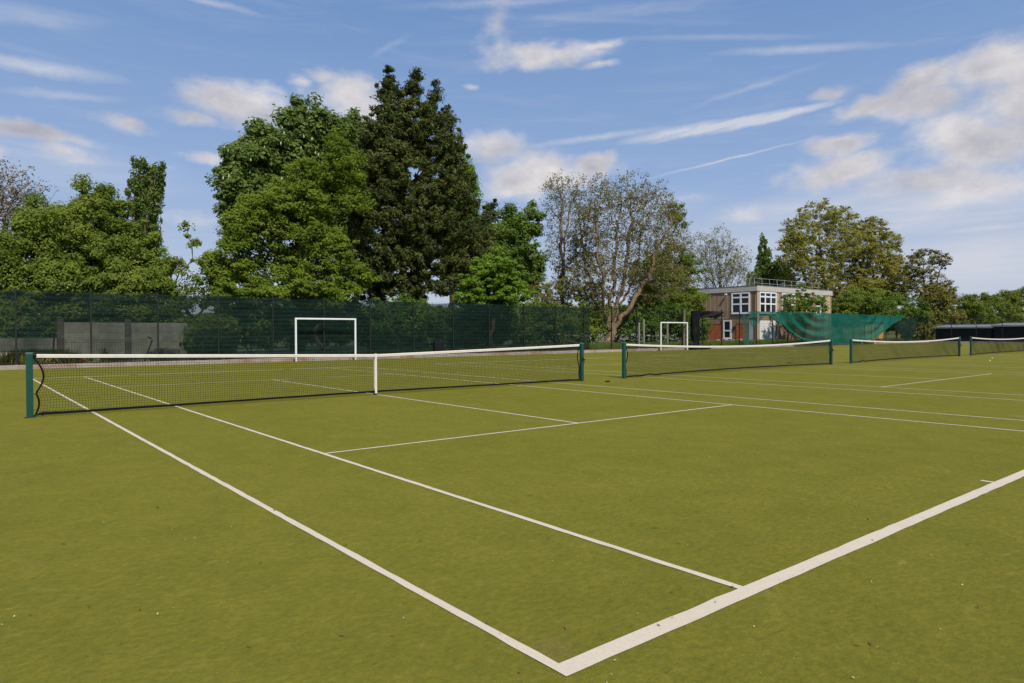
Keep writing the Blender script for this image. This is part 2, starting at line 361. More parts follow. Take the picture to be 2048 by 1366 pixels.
    co = bpy.data.objects.new('crown', me); C.objects.link(co); co.parent = root
    if candles:
        q = pts[rng.choice(len(pts), candles)]; cb = MB()
        hi = q[q[:, 2] > np.percentile(pts[:, 2], 25)]
        if leaf == 'chestnut':
            for p in hi:
                e = rng.normal(size=3); e /= np.linalg.norm(e); e[1] = -abs(e[1])
                s0 = p+e*spread*.95-b0; cb.tube([s0, s0+(0, 0, .1), s0+(0, 0, .22)], [.04, .045, .012], 5)
            cb.build('blossom', M['blossom_cream'], root)
        else:
            hi = np.repeat(hi, 9, 0); e = rng.normal(size=hi.shape)*.09; e[:, 1] -= spread*.9
            me = scatter_mesh('blossom', M['blossom_cream'], hi+e-b0, np.array([0, -1, .5])+rng.normal(0, .4, hi.shape), rng.uniform(.02, .045, len(hi)), np.zeros(hi.shape))
            bo = bpy.data.objects.new('blossom', me); C.objects.link(bo); bo.parent = root
    if accent:
        am, an, asz = accent; q = pts[rng.integers(0, len(pts), an)]; e = rng.normal(size=(an, 3)); e /= np.linalg.norm(e, axis=1, keepdims=True)
        me = scatter_mesh('young_leaves', LV[am], q+e*spread*.9-b0, e+rng.normal(size=e.shape)*.5, asz*rng.uniform(.6, 1.3, an), rng.random((an, 3)), 1, None, .1)
        ao = bpy.data.objects.new('young_leaves', me); C.objects.link(ao); ao.parent = root
    return root

# ================================================================ the ground
def sheet(name, x0, y0, x1, y1, z, m, n=1):
    mb = MB(); mb.add([(x0,y0,z),(x1,y0,z),(x1,y1,z),(x0,y1,z)], [(0,1,2,3)]); o = mb.build(name, m); tag(o, kind='structure'); return o
sheet('ground', -2500, -2500, 2500, 2500, -.05, M['grass'])
sheet('turf', -16, -14, 90, 30.76, 0, M['turf'])
g1 = MB(); g1.box((-120, 31.1, -.04), (330, 260, .12)); tag(g1.build('grass_verge', M['grass']), kind='structure')
g2 = MB(); g2.box((90.2, -60, -.04), (330, 31.08, .1)); tag(g2.build('grass_bank', M['grass']), kind='structure')
kb = MB(); x = -16.0
while x < 90:
    dz = rng.uniform(-.008, .008); dy = rng.uniform(-.006, .006); kb.box((x, 30.75+dy, -.03), (min(x+2.99, 90.2), 31.1, .165+dz)); x += 3
y = -14.0
while y < 30.6:
    kb.box((90.0, y, -.03), (90.3, min(y+2.99, 30.74), .165+rng.uniform(-.008, .008))); y += 3
tag(kb.build('kerb', M['kerb'], bevel=.012), kind='structure')
PITCH = 14.62
for c in range(6):
    S = c*PITCH; mb = MB(); z = .004; W, Ln = 10.97, 23.77
    def q(x0, y0, x1, y1):
        lx = (x1-x0) > (y1-y0); n = max(1, int(max(x1-x0, y1-y0)/.13)) if c == 0 else 1; v = []
        for i in range(n+1):
            t = i/n; j0, j1 = (rng.normal(0, .0022, 2) if 0 < i < n else (0, 0))
            if lx: v += [(S+x0+(x1-x0)*t, y0+j0, z), (S+x0+(x1-x0)*t, y1+j1, z)]
            else: v += [(S+x1+j0, y0+(y1-y0)*t, z), (S+x0+j1, y0+(y1-y0)*t, z)]
        mb.add(v, [(2*i, 2*i+2, 2*i+3, 2*i+1) for i in range(n)])
    q(0, 0, W, .1); q(0, Ln-.1, W, Ln)
    for x0 in (0, 1.37, W-1.42, W-.05): q(x0, .1, x0+.05, Ln-.1)
    q(1.42, 5.46, W-1.42, 5.51); q(1.42, Ln-5.51, W-1.42, Ln-5.46); q(5.46, 5.51, 5.51, Ln-5.51)
    q(5.46, .1, 5.51, .2); q(5.46, Ln-.2, 5.51, Ln-.1)
    tag(mb.build('court_lines', M['line']), kind='structure')

# ================================================================ tennis nets
NL = 12.84
def net_top(x, strap):
    t = x/NL
    return (1.05-.145*(1-abs(2*t-1))**.92) if strap else 1.04-.145*(1-(2*t-1)**2)
def net_bot(x, strap):
    t = x/NL; return .045+(.03*(1-abs(2*t-1)) if strap else .05*math.sin(math.pi*t)+.03*math.exp(-((x-1.2)/.5)**2)*math.sin(x*7))
def net_pt(x, v, strap):
    zt, zb = net_top(x, strap)-.03, net_bot(x, strap)
    e = (.02+.13*max(0, math.sin(math.pi*min(1, max(0, (v-.36)/.6))))+.05*max(0, math.sin(math.pi*min(1, max(0, v/.36)))))
    xx = x+e*math.exp(-x/.5)+(-e*.6)*math.exp(-(NL-x)/.4)+.012*math.sin(x*3+v*4)
    yy = .05*math.sin(x*1.1+1)*math.sin(math.pi*v)+.012*math.sin(x*5+v*6)*(1-v)
    return (xx, yy, zb+(zt-zb)*v+.012*math.sin(x*2.3)*math.sin(math.pi*v))
def net_meshes(strap):
    w = MB(); nx, nz = 284, 22; WR = .0029 if strap else .0034
    for i in range(1, nx): w.tube([net_pt(.06+(NL-.12)*i/nx, v, strap) for v in np.linspace(0, 1, 12)], WR, 3, False)
    for j in range(1, nz): w.tube([net_pt(.06+(NL-.12)*i/142, j/nz, strap) for i in range(143)], WR, 3, False)
    mesh = w.mesh('mesh', M['cord'])
    h = MB(); P = []; xs = np.linspace(.1, NL-.1, 70)
    for x in xs:
        z = net_top(x, strap); y = .003*math.sin(x*9); P.append([(x, y-.014, z-.058), (x, y-.017, z-.01), (x, y-.009, z), (x, y+.009, z), (x, y+.017, z-.01), (x, y+.014, z-.058)])
    k = len(P); h.add(np.array(P).reshape(-1, 3), [(i*6+j, i*6+(j+1) % 6, (i+1)*6+(j+1) % 6, (i+1)*6+j) for i in range(k-1) for j in range(6)]+[(5,4,3,2,1,0), tuple((k-1)*6+j for j in range(6))])
    head = h.mesh('headband', M['band'])
    b = MB(); P = []
    for x in xs:
        px, py, pz = net_pt(x, 0, strap); P.append([(px, py-.008, pz-.019), (px, py-.008, pz+.019), (px, py+.008, pz+.019), (px, py+.008, pz-.019)])
    b.add(np.array(P).reshape(-1, 3), [(i*4+j, i*4+(j+1) % 4, (i+1)*4+(j+1) % 4, (i+1)*4+j) for i in range(k-1) for j in range(4)]+[(3,2,1,0), tuple((k-1)*4+j for j in range(4))])
    bot = b.mesh('bottom_band', M['blackband'])
    sides = []
    for x0 in (.06, NL-.06):
        s = MB(); P = []
        for v in np.linspace(0, 1, 24):
            px, py, pz = net_pt(x0, v, strap); P.append([(px-.015, py-.006, pz), (px+.015, py-.006, pz), (px+.015, py+.006, pz), (px-.015, py+.006, pz)])
        s.add(np.array(P).reshape(-1, 3), [(i*4+j, (i+1)*4+j, (i+1)*4+(j+1) % 4, i*4+(j+1) % 4) for i in range(23) for j in range(4)])
        sides.append(s.mesh('side_band', M['blackband']))
    return mesh, head, bot, sides
def post_mesh():
    p = MB(); p.box((-.047, -.047, 0), (.047, .047, 1.055)); me = p.mesh('post', M['postgreen'], bevel=.012)
    c = MB(); c.box((-.05, -.05, 1.055), (.05, .05, 1.075)); cp = c.mesh('post_cap', M['postcap'], bevel=.006)
    w = MB(); w.tube([(0, -.06, .62), (0, -.13, .62)], .018, 8); w.tube([(0, -.125, .62), (.0, -.125, .52)], .008, 6); w.box((-.03, -.06, .56), (.03, -.047, .68)); wi = w.mesh('winder', M['fence'])
    f = MB(); f.box((-.075, -.075, 0), (.075, .075, .006)); ft = f.mesh('ground_socket', M['fence'])
    return me, cp, wi, ft
PM = post_mesh()
def link(me, parent, loc=(0, 0, 0)):
    o = bpy.data.objects.new(me.name.split('.')[0], me); C.objects.link(o); o.parent = parent; o.location = loc; return o
NM = {True: net_meshes(True), False: net_meshes(False)}
netlab = ['large nearest tennis net with a white centre strap, across the left foreground court',
          'second tennis net from the left, sagging white band, standing in front of the brown building',
          'third tennis net from the left, dark hazy mesh, in front of the torn teal netting',
          'tennis net cut off by the right edge, in front of the low black shed']
for i in range(4):
    strap = i == 0; me, hd, bt, sd = NM[strap]
    r = empty('tennis_net', (i*PITCH-.9, 11.885, 0), netlab[i], 'tennis net', 'tennis nets in a row across the courts')
    for j, px in enumerate((0, NL)):
        p = link(PM[0], r, (px, 0, 0)); link(PM[1], p); link(PM[3], p)
        if j == 1: link(PM[2], p)
    for m_ in (me, hd, bt, sd[0], sd[1]): link(m_, r)
    if strap:
        s = MB(); s.box((6.36-.026, -.022, .03), (6.36+.026, -.019, .915)); s.box((6.36-.026, .019, .03), (6.36+.026, .022, .915)); s.box((6.36-.026, -.0185, .917), (6.36+.026, .0185, .921)); s.build('centre_strap', M['band'], r)
        a = MB(); a.box((6.33, -.03, 0), (6.39, .03, .03)); a.build('strap_anchor', M['blackband'], r)
    # lacing ties at each post
    for px, s_ in ((.03, 1), (NL-.03, -1)):
        for z, q_, rr_ in ((.12, .05, .005), (.38, .05, .005), (.97, .05, .005), (net_top(0, strap)-.03, .09, .008)):
            t = MB(); t.tube([(px, 0, z), (px+s_*q_, 0, z+.004)], rr_, 5); t.build('tie', M['cord'], r)
for k, (x, y, lb) in enumerate(((-.53, 12.3, 'small black rubber lid on the turf just right of the nearest green post'), (12.23, 11.16, 'small dark round lid on the turf between the first and second nets'), (26.29, 13.6, 'small dark lid on the turf behind the mesh of the second net'))):
    a = MB(); an = np.arange(12)*math.pi/6
    v = [(math.cos(t)*rr, math.sin(t)*rr*.75, z) for rr, z in ((.085, .001), (.085, .022), (.06, .034)) for t in an]
    a.add(v, [(i+12*j, (i+1) % 12+12*j, (i+1) % 12+12*(j+1), i+12*(j+1)) for j in range(2) for i in range(12)]+[tuple(range(24, 36))])
    o = a.build('socket_lid', M['blackplastic'], loc=(x, y, .002)); tag(o, lb, 'lid', 'lids of spare ground sockets')
# tennis balls
import bmesh
bm = bmesh.new(); bmesh.ops.create_uvsphere(bm, u_segments=20, v_segments=14, radius=.0335); bme = bpy.data.meshes.new('felt'); bm.to_mesh(bme); bm.free(); bme.materials.append(M['ball'])
bme.polygons.foreach_set('use_smooth', [True]*len(bme.polygons))
sm = MB(); t = np.linspace(0, 2*math.pi, 49); sp_ = np.stack([.6*np.cos(t)+.4*np.cos(3*t)*.9, .6*np.sin(t)-.4*np.sin(3*t)*.9, .98*np.sin(2*t)], 1); sp_ = sp_/np.linalg.norm(sp_, axis=1, keepdims=True)*.0337
sm.tube(sp_, .0011, 5, False); sme = sm.mesh('seam', M['upvc'])
for x, y, lb in ((34.69, 8.57, 'nearer of the two yellow tennis balls lying on the turf at right'), (38.02, 9.44, 'farther of the two yellow tennis balls lying on the turf at right')):
    r = empty('tennis_ball', (x, y, .034), lb, 'tennis ball', 'tennis balls left on the turf'); link(bme, r); link(sme, r)

# ================================================================ small goals
for gx0, gx1, gy, lb in ((11.08, 14.22, 30.55, 'nearest small white goal frame, left, against the dark green screen'),
                         (38.78, 41.95, 30.55, 'white goal frame standing left of the black netting bundle and brown building'),
                         (71.5, 74.6, 30.62, 'farthest white goal frame, seen through the torn teal netting')):
    r = empty('goal_frame', ((gx0+gx1)/2, gy, 0), lb, 'goal', 'small goal frames along the back fence'); h = (gx1-gx0)/2
    for s in (-1, 1):
        p = MB(); p.box((s*h-.04, -.04, 0), (s*h+.04, .04, 2.04)); p.build('goal_post', M['goal'], r, bevel=.01)
    p = MB(); p.box((-h-.04, -.04, 2.042), (h+.04, .04, 2.122)); p.build('crossbar', M['goal'], r, bevel=.01)
    for s in (-1, 1):
        p = MB(); p.box((s*h-.06, .042, .06), (s*h+.06, .19 if gy < 30.6 else .12, .1)); p.build('bracket', M['fence'], r)

# ================================================================ fences of welded mesh on steel posts
def panel_mesh(w, h, name='mesh_panel'):
    p = MB(); n = max(2, int(round(w/.05)))
    for i in range(n+1): p.tube([(w*i/n, 0, 0), (w*i/n, 0, h)], .0027, 3, False)
    for z in np.arange(.03, h+.01, .2):
        p.tube([(0, -.006, z), (w, -.006, z)], .0038, 3, False); p.tube([(0, .006, z), (w, .006, z)], .0038, 3, False)
    return p.mesh(name, M['fence'])
pb = MB(); pb.box((-.03, -.03, 0), (.03, .03, 3.0)); pb.box((-.034, -.034, 3.003), (.034, .034, 3.02)); FP = pb.mesh('post', M['fence'])
pm = panel_mesh(2.6, 2.9)
PX = [-5.1, -2.5, .07, 2.59, 5.1, 7.62, 10.13, 12.72, 15.29, 17.95, 20.58, 23.19, 25.94, 28.62, 31.23, 33.94, 36.58, 39.24, 41.9, 44.53, 47.12, 49.72, 52.3, 54.9, 57.5, 60.1, 62.7, 65.3, 67.9, 70.5, 73.1, 75.7, 78.3, 80.9, 83.5, 86.9, 90.0]
fr = empty('mesh_fence', (0, 31.0, .16), 'long dark steel mesh fence on posts along the back of the courts', 'fence', None)
for i, x in enumerate(PX):
    link(FP, fr, (x, 0, 0))
    if i < len(PX)-1:
        o = link(pm, fr, (x+.03, 0, .05)); o.scale = ((PX[i+1]-x-.06)/2.6, 1, 1)
fs = empty('mesh_fence', (90.1, 30.9, .16), 'dark steel mesh fence at the far right, in front of the low black shed', 'fence', None)
for i in range(14):
    y = -2.4-i*2.55; link(FP, fs, (0, y, 0)); o = link(pm, fs, (0, y+.03+.0, .05)); o.rotation_euler = (0, 0, R(90)); o.scale = (2.49/2.6, 1, 1)

# ---------------------------------------------------------------- windbreak screens
def cloth(name, m, xs, top, bot, ydisp, nv, label, cat, group=None, Y=31.07, thick=.004):
    v = []; f = []; nu = len(xs)
    for i, x in enumerate(xs):
        zt, zb = top(x), bot(x)
        for j in range(nv):
            t = j/(nv-1); z = zb+(zt-zb)*t; v.append((x, Y+ydisp(x, z, t), z))
    for i in range(nu-1):
        for j in range(nv-1): a = i*nv+j; f.append((a, a+nv, a+nv+1, a+1))
    mb = MB(); mb.add(v, f); o = mb.build(name, m, smooth=True)
    return tag(o, label, cat, group)
def nz(x, z, s=1.0, k=0): return mn.noise(Vector((x*s, z*s, k)))
def sag(x, d=.06):
    for a, b_ in zip(PX[:-1], PX[1:]):
        if a <= x < b_: t = (x-a)/(b_-a); return d*(.5+mn.noise(Vector((a*3.1, 0, 5))))*2*(4*t*(1-t))
    return 0
cloth('windbreak_screen', M['scr'], np.arange(-5.2, 31.95, .12), lambda x: 3.1-max(0, sag(x)), lambda x: (.66 if x < .6 else max(.24, .66-.42*(x-.6)/3))+.04*nz(x, 0, .8, 3),
      lambda x, z, t: .02+.06*abs(nz(x, z*3, .9, 1))+.012*math.sin(z*11+5*nz(x, 0, .5, 2))*(.4+nz(x, z, .4, 9)) + .03*(t-1)**2, 40,
      'dark green windbreak netting hung along the left part of the back fence', 'windbreak netting', None, 31.05)
# the torn teal sheet, hung on the court side
def interp(x, pts):
    return float(np.interp(x, [p[0] for p in pts], [p[1] for p in pts]))
LOW = [(50.6, 2.98), (52.2, 2.93), (53.2, 2.72), (54.1, 2.4), (55.3, 1.95), (57, 1.15), (58.8, .58), (60.6, .36), (63.5, .2), (68.6, .17), (71.4, .4), (74.1, .78), (76.2, 1.6), (78.7, 2.3), (81.7, 3.12)]
def swag(x, z):
    a = math.hypot((x-62.3)/1.0, (z-3.6)*2.3); b_ = math.hypot((x-71.5)/1.0, (z-3.3)*2.2); w1 = math.exp(-((x-58.5)/3.6)**2); w2 = math.exp(-((x-75.5)/3.0)**2)
    return -.2*w1*math.sin(a*3.3+.4)-.15*w2*math.sin(b_*3.4)
cloth('teal_netting', M['teal'], np.arange(50.6, 81.7, .1), lambda x: 3.12+.015*math.sin(x*2.4), lambda x: interp(x, LOW)+.04*nz(x, 0, 2.2, 7),
      lambda x, z, t: -.06+swag(x, z)+.05*nz(x, z*2, .8, 4)+.02*nz(x, z, 3, 1)-(.1*math.exp(-t*9) if x < 61 or x > 71 else 0), 44,
      'bright teal netting, torn loose and sagging in swags in front of the brown building', 'windbreak netting', None, 30.42)
# rolled hem along the torn edge, same cloth
for hx, a_, b_ in ((np.linspace(53.0, 61.5, 40), .045, 5), (np.linspace(70.5, 81, 40), .04, 4)):
    hem = MB(); hem.tube([(x, 30.30-.05*math.sin(x*3), interp(x, LOW)+.03) for x in hx], [a_+.018*math.sin(x*b_) for x in hx], 8)
    hem.build('rolled_hem', M['teal'], bpy.data.objects['teal_netting'], smooth=True)
def flap(name, m, poly, Y, label, cat):
    """a loose corner of netting: fan of rows between a top edge and a hanging edge"""
    tl, tr_, br, bl = [np.array(p, float) for p in poly]; v = []; n = 16
    for j in range(n):
        t = j/(n-1)
        for i in range(n):
            s = i/(n-1); p = (tl*(1-s)+tr_*s)*(1-t)+(bl*(1-s)+br*s)*t; v.append((p[0], Y+.07*math.sin(s*9+t*4)*t+.03*nz(p[0], p[1], 2, 6), p[1]-.12*math.sin(math.pi*s)*t))
    mb = MB(); mb.add(v, [(j*n+i, (j+1)*n+i, (j+1)*n+i+1, j*n+i+1) for j in range(n-1) for i in range(n-1)]); return tag(mb.build(name, m, smooth=True), label, cat)
flap('loose_netting', M['tealthin'], [(50.55, 3.07), (53.2, 2.95), (52.6, 2.35), (51.0, 1.75)], 30.75, 'thin see-through flap of netting blowing loose at the left end of the teal sheet', 'netting')
flap('loose_netting', M['scr'], [(78.9, 2.3), (86.2, 3.05), (84.9, .7), (82.6, .25)], 30.7, 'dark triangle of netting hanging right of the teal sheet, near the fence corner', 'netting')
flap('loose_netting', M['tealthin'], [(49.9, 2.9), (50.4, 2.9), (51.0, .3), (50.2, .25)], 30.85, 'narrow pale strip of netting hanging down the post left of the teal sheet', 'netting')
# black net bundled on the fence
bb = MB()
def crumple(u0, u1, v0, v1, f, nu=60, nv=40):
    v = [f(u0+(u1-u0)*i/(nu-1), v0+(v1-v0)*j/(nv-1)) for i in range(nu) for j in range(nv)]
    bb.add(v, [(i*nv+j, (i+1)*nv+j, (i+1)*nv+j+1, i*nv+j+1) for i in range(nu-1) for j in range(nv-1)])
crumple(0, 2*math.pi, .08, 3.0, lambda a, z: (43.15+(.42+.22*nz(math.cos(a)*1.5, z*1.2, 1, 1)+.1*math.sin(a*5+z)+.12*(z < .5))*math.cos(a)+.15*nz(z, 0, 1.2, 8), 30.66+.16*math.sin(a)+.06*math.sin(a*5), z+.12*nz(a, z, 1.5, 3)))
crumple(42.7, 46.9, 0, 1, lambda x, t: (x+.05*nz(x, t, 4, 2), 30.70+.12*math.sin(t*7+x*2.5)+.07*nz(x, t*3, 2.2, 5), 3.02-t*max(.1, .52+.3*nz(x, 0, 1.6, 4)-.1*max(0, x-46))), 110, 14)
crumple(42.3, 45.0, 0, 2*math.pi, lambda x, a: (x, 30.58+(.15+.06*nz(x, a, 2.5, 3))*math.cos(a), .2+(.14+.07*nz(x, a, 2.5, 7))*math.sin(a)), 40, 12)
tag(bb.build('netting_bundle', M['blacknet'], smooth=True), 'thick bundle of black netting heaped down a post and along the fence top', 'netting bundle')
pp = MB(); pp.tube([(41.98, 30.86, .1), (41.98, 30.86, 3.1)], .1, 10); tag(pp.build('timber_pole', M['bark_grey']), 'brown round timber pole standing beside the black netting bundle', 'pole')
ub = empty('utility_box', (19.52, 30.88, .34), 'small black plastic box fixed low on the fence in front of the dark screen', 'utility box')
u = MB(); u.box((-.34, -.1, 0), (.34, .08, .56)); u.build('box_body', M['blackplastic'], ub, bevel=.05)
u = MB(); u.box((-.3, -.125, .05), (.3, -.103, .5)); u.build('box_door', M['blackplastic'], ub, bevel=.008)

# ================================================================ behind the fence, left: grey panel wall, old practice net, odds and ends
gw = empty('panel_wall', (4.5, 33.5, .1), 'grey concrete panel wall with dark posts behind the left screen', 'wall')
for x0, x1, h in ((-.5, 1.65, 1.1), (1.9, 4.25, 1.78), (4.5, 7.05, 1.78)):
    w = MB(); n = 4
    for k in range(n): w.box((x0-4.5, -.03+.004*(k % 2), h*k/n+.002), (x1-4.5, .03, h*(k+1)/n-.006))
    w.build('wall_panel', M['wallconc'], gw)
for x, h in ((-.62, 1.2), (1.78, 1.92), (4.38, 1.92), (7.18, 1.86)):
    w = MB(); w.box((x-4.5-.12, -.09, 0), (x-4.5+.12, .09, h)); w.build('wall_post', M['wallpost'], gw, bevel=.02)
pn = empty('practice_net_frame', (3.2, 31.9, .1), 'old practice net frame with leaning poles and a slack white cord, behind the left screen', 'net frame')
q = MB(); q.tube([(-1.95, 0, 0), (-1.85, 0, .5), (-1.78, 0, 1.3)], .03, 8); q.build('pole', M['fence'], pn)
q = MB(); q.tube([(1.5, 0, 0), (1.72, 0, .6), (1.85, 0, .98), (1.8, 0, 1.08), (1.68, 0, 1.12)], .03, 8); q.build('pole', M['fence'], pn)
q = MB(); t = np.linspace(0, 1, 20); q.tube([(-1.8+3.5*a, 0, 1.22-.12*a-.22*math.sin(math.pi*a)*.6) for a in t], .012, 5); q.build('cord', M['band'], pn)
q = MB()
for i in range(35): q.tube([(-1.8+3.5*i/35, 0, 1.2-.12*i/35-.13*math.sin(math.pi*i/35)), (-1.8+3.5*i/35+.02, 0, .25)], .003, 3)
for j in range(9): q.tube([(-1.8+3.5*a, 0, .25+j*.1-.06*math.sin(math.pi*a)) for a in t], .003, 3)
q.build('net', M['cord'], pn)
bs = MB(); random.seed(3)
for i in range(34): a, c_ = random.uniform(-.55, .55), random.uniform(-.25, .25); h = random.choice((0, .075, .15, .225, .3, .375)) if abs(a) < .25 else random.choice((0, .075)); bs.box((a-.1, c_-.05, h), (a+.1, c_+.05, h+.07), random.uniform(-.7, .7))
tag(bs.build('brick_heap', M['brick'], loc=(1.95, 32.4, .12)), 'small heap of red bricks at the foot of the grey panel wall', 'bricks')
bs = MB()
for i in range(26): a, c_, h = random.uniform(-.5, .5), random.uniform(-.3, .3), random.uniform(0, .5); bs.box((a-.14, c_-.1, h), (a+.14, c_+.1, h+.14), random.uniform(-1, 1))
tag(bs.build('stone_heap', M['rubble'], loc=(5.6, 32.3, .12)), 'heap of pale broken stone beside the bent pole behind the left screen', 'stones')
for x, h, lb in ((36.5, 2.0, 'shorter of the two pale timber stakes standing close together behind the fence'), (37.1, 2.25, 'taller of the two pale timber stakes standing close together behind the fence'), (40.6, 2.05, 'pale timber stake seen inside the second goal frame')):
    o = atY({36.5: 1278, 37.1: 1287.5, 40.6: 1335}[x], 665, 32.6); s = MB(); s.box((-.05, -.05, 0), (.05, .05, h-.05)); s.add([(-.05,-.05,h-.048),(.05,-.05,h-.048),(.05,.05,h-.048),(-.05,.05,h-.048),(0,0,h)], [(0,1,4),(1,2,4),(2,3,4),(3,0,4)])
    so = s.build('timber_stake', M['stake'], loc=(o[0], o[1], .12)); tag(so, lb, 'stake', 'timber stakes behind the fence')

# ================================================================ the brown two-storey building
BX, BY = 66.2, 39.38; BL = 16.75; BD = 12.5
bd = empty('flat_roofed_building', (BX, BY, .1), 'two-storey brown flat-roofed building with white windows and a roof railing', 'building')
def bpart(name, m, boxes, parent=None, bevel=0):
    mb = MB()
    for a, b_ in boxes: mb.box(a, b_)
    return mb.build(name, M[m], parent or bd, bevel=bevel)
ZW = 5.7
bpart('wall', 'brownclad', [((0, 0, -.1), (BL, BD, ZW))])
bpart('parapet', 'parapet', [((-.1, -.1, ZW+.001), (BL+.1, .12, ZW+.6)), ((-.1, .123, ZW+.001), (.12, BD, ZW+.6)), ((BL-.12, .123, ZW+.001), (BL+.1, BD, ZW+.6))], bevel=.02)
bpart('roof', 'roof', [((.125, .125, ZW+.002), (BL-.125, BD, ZW+.35)), ((-.13, -.13, ZW+.603), (BL+.13, .15, ZW+.65)), ((-.13, .153, ZW+.603), (.15, BD, ZW+.65))])
bpart('cladding_joints', 'joint', [((-.012, y-.02, 3.0), (-.001, y+.02, ZW-.003)) for y in np.arange(3.7, BD, .56)]+[((-.012, y-.015, 2.8), (-.001, y+.015, ZW-.003)) for y in (.22, .5)]+[((-.012, y-.015, .1), (-.001, y+.015, 2.75)) for y in np.arange(3.3, BD, .9)])
bpart('storey_band', 'joint', [((-.03, .0, 2.78), (-.013, BD, 2.88))])
bpart('corner_panel', 'joint', [((0, -.025, 0), (.33, -.002, ZW-.003)), ((4.0, -.025, 0), (4.35, -.002, ZW-.003)), ((14.9, -.025, 0), (16.4, -.002, ZW-.003))])
def window_x(y0, y1, z0, z1, my, mz):   # on the left wall
    w = bpart('window', 'upvc', [((-.09, y0, z0), (-.002, y0+.16, z1)), ((-.09, y1-.16, z0), (-.002, y1, z1)), ((-.09, y0+.163, z0), (-.002, y1-.163, z0+.14)), ((-.09, y0+.163, z1-.14), (-.002, y1-.163, z1))]
        +[((-.085, m_-.1, z0+.143), (-.004, m_+.1, z1-.143)) for m_ in my]+[((-.08, a, m_-.08), (-.006, b_, m_+.08)) for m_ in mz for a, b_ in zip([y0+.163]+[k+.103 for k in my], [k-.103 for k in my]+[y1-.163])])
    bpart('pane', 'glass', [((-.03, y0+.09, z0+.08), (-.008, y1-.09, z1-.08))], w); bpart('sill', 'upvc', [((-.16, y0-.04, z0-.05), (-.003, y1+.04, z0-.003))], w); return w
def window_y(x0, x1, z0, z1, mx, mz):   # on the front wall
    w = bpart('window', 'upvc', [((x0, -.09, z0), (x0+.16, -.002, z1)), ((x1-.16, -.09, z0), (x1, -.002, z1)), ((x0+.163, -.09, z0), (x1-.163, -.002, z0+.14)), ((x0+.163, -.09, z1-.14), (x1-.163, -.002, z1))]
        +[((m_-.1, -.085, z0+.143), (m_+.1, -.004, z1-.143)) for m_ in mx]+[((a, -.08, m_-.08), (b_, -.006, m_+.08)) for m_ in mz for a, b_ in zip([x0+.163]+[k+.103 for k in mx], [k-.103 for k in mx]+[x1-.163])])
    bpart('pane', 'glass', [((x0+.09, -.03, z0+.08), (x1-.09, -.008, z1-.08))], w); bpart('sill', 'upvc', [((x0-.04, -.16, z0-.05), (x1+.04, -.003, z0-.003))], w); return w
window_x(.84, 3.14, 3.3, 5.62, [1.97], [4.35, 5.08])
window_x(3.16, 4.21, .5, 2.57, [], [1.4])
for x0, x1, mx in ((.4, 3.84, [1.55, 2.7]), (5.05, 7.9, [6.5]), (9.3, 11.6, [10.45]), (12.8, 14.83, [13.9])): window_y(x0, x1, 3.3, 5.65, mx, [4.35, 5.12])
def door(name, m, a, b_, slat=0, axis='x', label=None):
    d = bpart(name, m, [(a, b_)])
    if label: d['label'] = label
    return d
d1 = door('door', 'reddoor', (-.06, 4.45, 0), (-.003, 6.15, 2.12)); d2 = door('door', 'reddoor', (-.06, 1.03, 0), (-.003, 2.5, 2.1)); d3 = door('door', 'palepanel', (-.05, .35, .05), (-.003, .95, 2.5), label='pale blue door at the corner')
for d, y0, y1 in ((d1, 4.45, 6.15), (d2, 1.03, 2.5)):
    bpart('door_frame', 'wallpost', [((-.08, y0-.06, 0), (-.003, y0-.002, 2.16)), ((-.08, y1+.002, 0), (-.003, y1+.06, 2.16)), ((-.08, y0-.001, 2.122), (-.003, y1+.001, 2.18))], d)
    bpart('plank_joint', 'wallpost', [((-.064, y0+.02, z-.008), (-.061, y1-.02, z+.008)) for z in np.arange(.25, 2.1, .22)]+[((-.068, (y0+y1)/2-.01, .01), (-.0645, (y0+y1)/2+.01, 2.08))], d)
gdoor = door('garage_door', 'white', (.42, -.07, .15), (3.62, -.028, 2.5))
bpart('door_slat_joint', 'parapet', [((.45, -.074, z-.008), (3.6, -.071, z+.008)) for z in np.arange(.4, 2.45, .3)], gdoor)
# roof railing
rl = MB(); e = .75; zr = ZW+.36
pts = [(e, y) for y in np.arange(BD-.6, e+.5, -1.75)]+[(e, e)]+[(x, e) for x in np.arange(e+1.6, BL-.4, 1.6)]
for (x, y) in pts: ix = -.12 if x == e else 0; iy = -.12 if y == e else 0; rl.tube([(x-ix*0, y, zr), (x-ix, y-iy, zr+1.15)], .017, 6)
for k, zz_ in ((.55, .62), (1, 1.15)): rl.tube([(p[0]+(.12*k if p[0] == e else 0), p[1]+(.12*k if p[1] == e else 0), zr+zz_) for p in pts], .016, 6)
rl.build('roof_railing', M['rail'], bd)
lm = MB(); lm.box((-.35, 3.65, 5.42), (-.14, 3.85, 5.58)); lm.tube([(-.001, 3.75, 5.6), (-.2, 3.75, 5.5)], .02, 6); lm.build('wall_lamp', M['upvc'], bd)
dp = MB(); dp.tube([(-.06, 4.38, .1), (-.06, 4.38, 2.75)], .035, 6); dp.tube([(-.07, .3, .1), (-.07, .3, ZW)], .03, 6); dp.build('drainpipe', M['fence'], bd)
mtr = MB(); mtr.box((-.12, 2.66, 1.5), (-.003, 2.95, 1.85)); mtr.build('meter_box', M['fence'], bd)
rb = MB(); random.seed(11)
for i in range(60):
    y = random.choice((random.uniform(40.5, 43.8), random.uniform(45, 47.5))); x = random.uniform(64.2, 65.6); h = max(0, .45-.5*abs(x-64.9))*random.random(); s = random.uniform(.08, .2)
    rb.box((x-s, y-s, .11+h), (x+s, y+s, .11+h+s), random.uniform(-1, 1))
tag(rb.build('rubble_heap', M['rubble']), 'low heap of broken pale stone along the foot of the brown building', 'rubble')
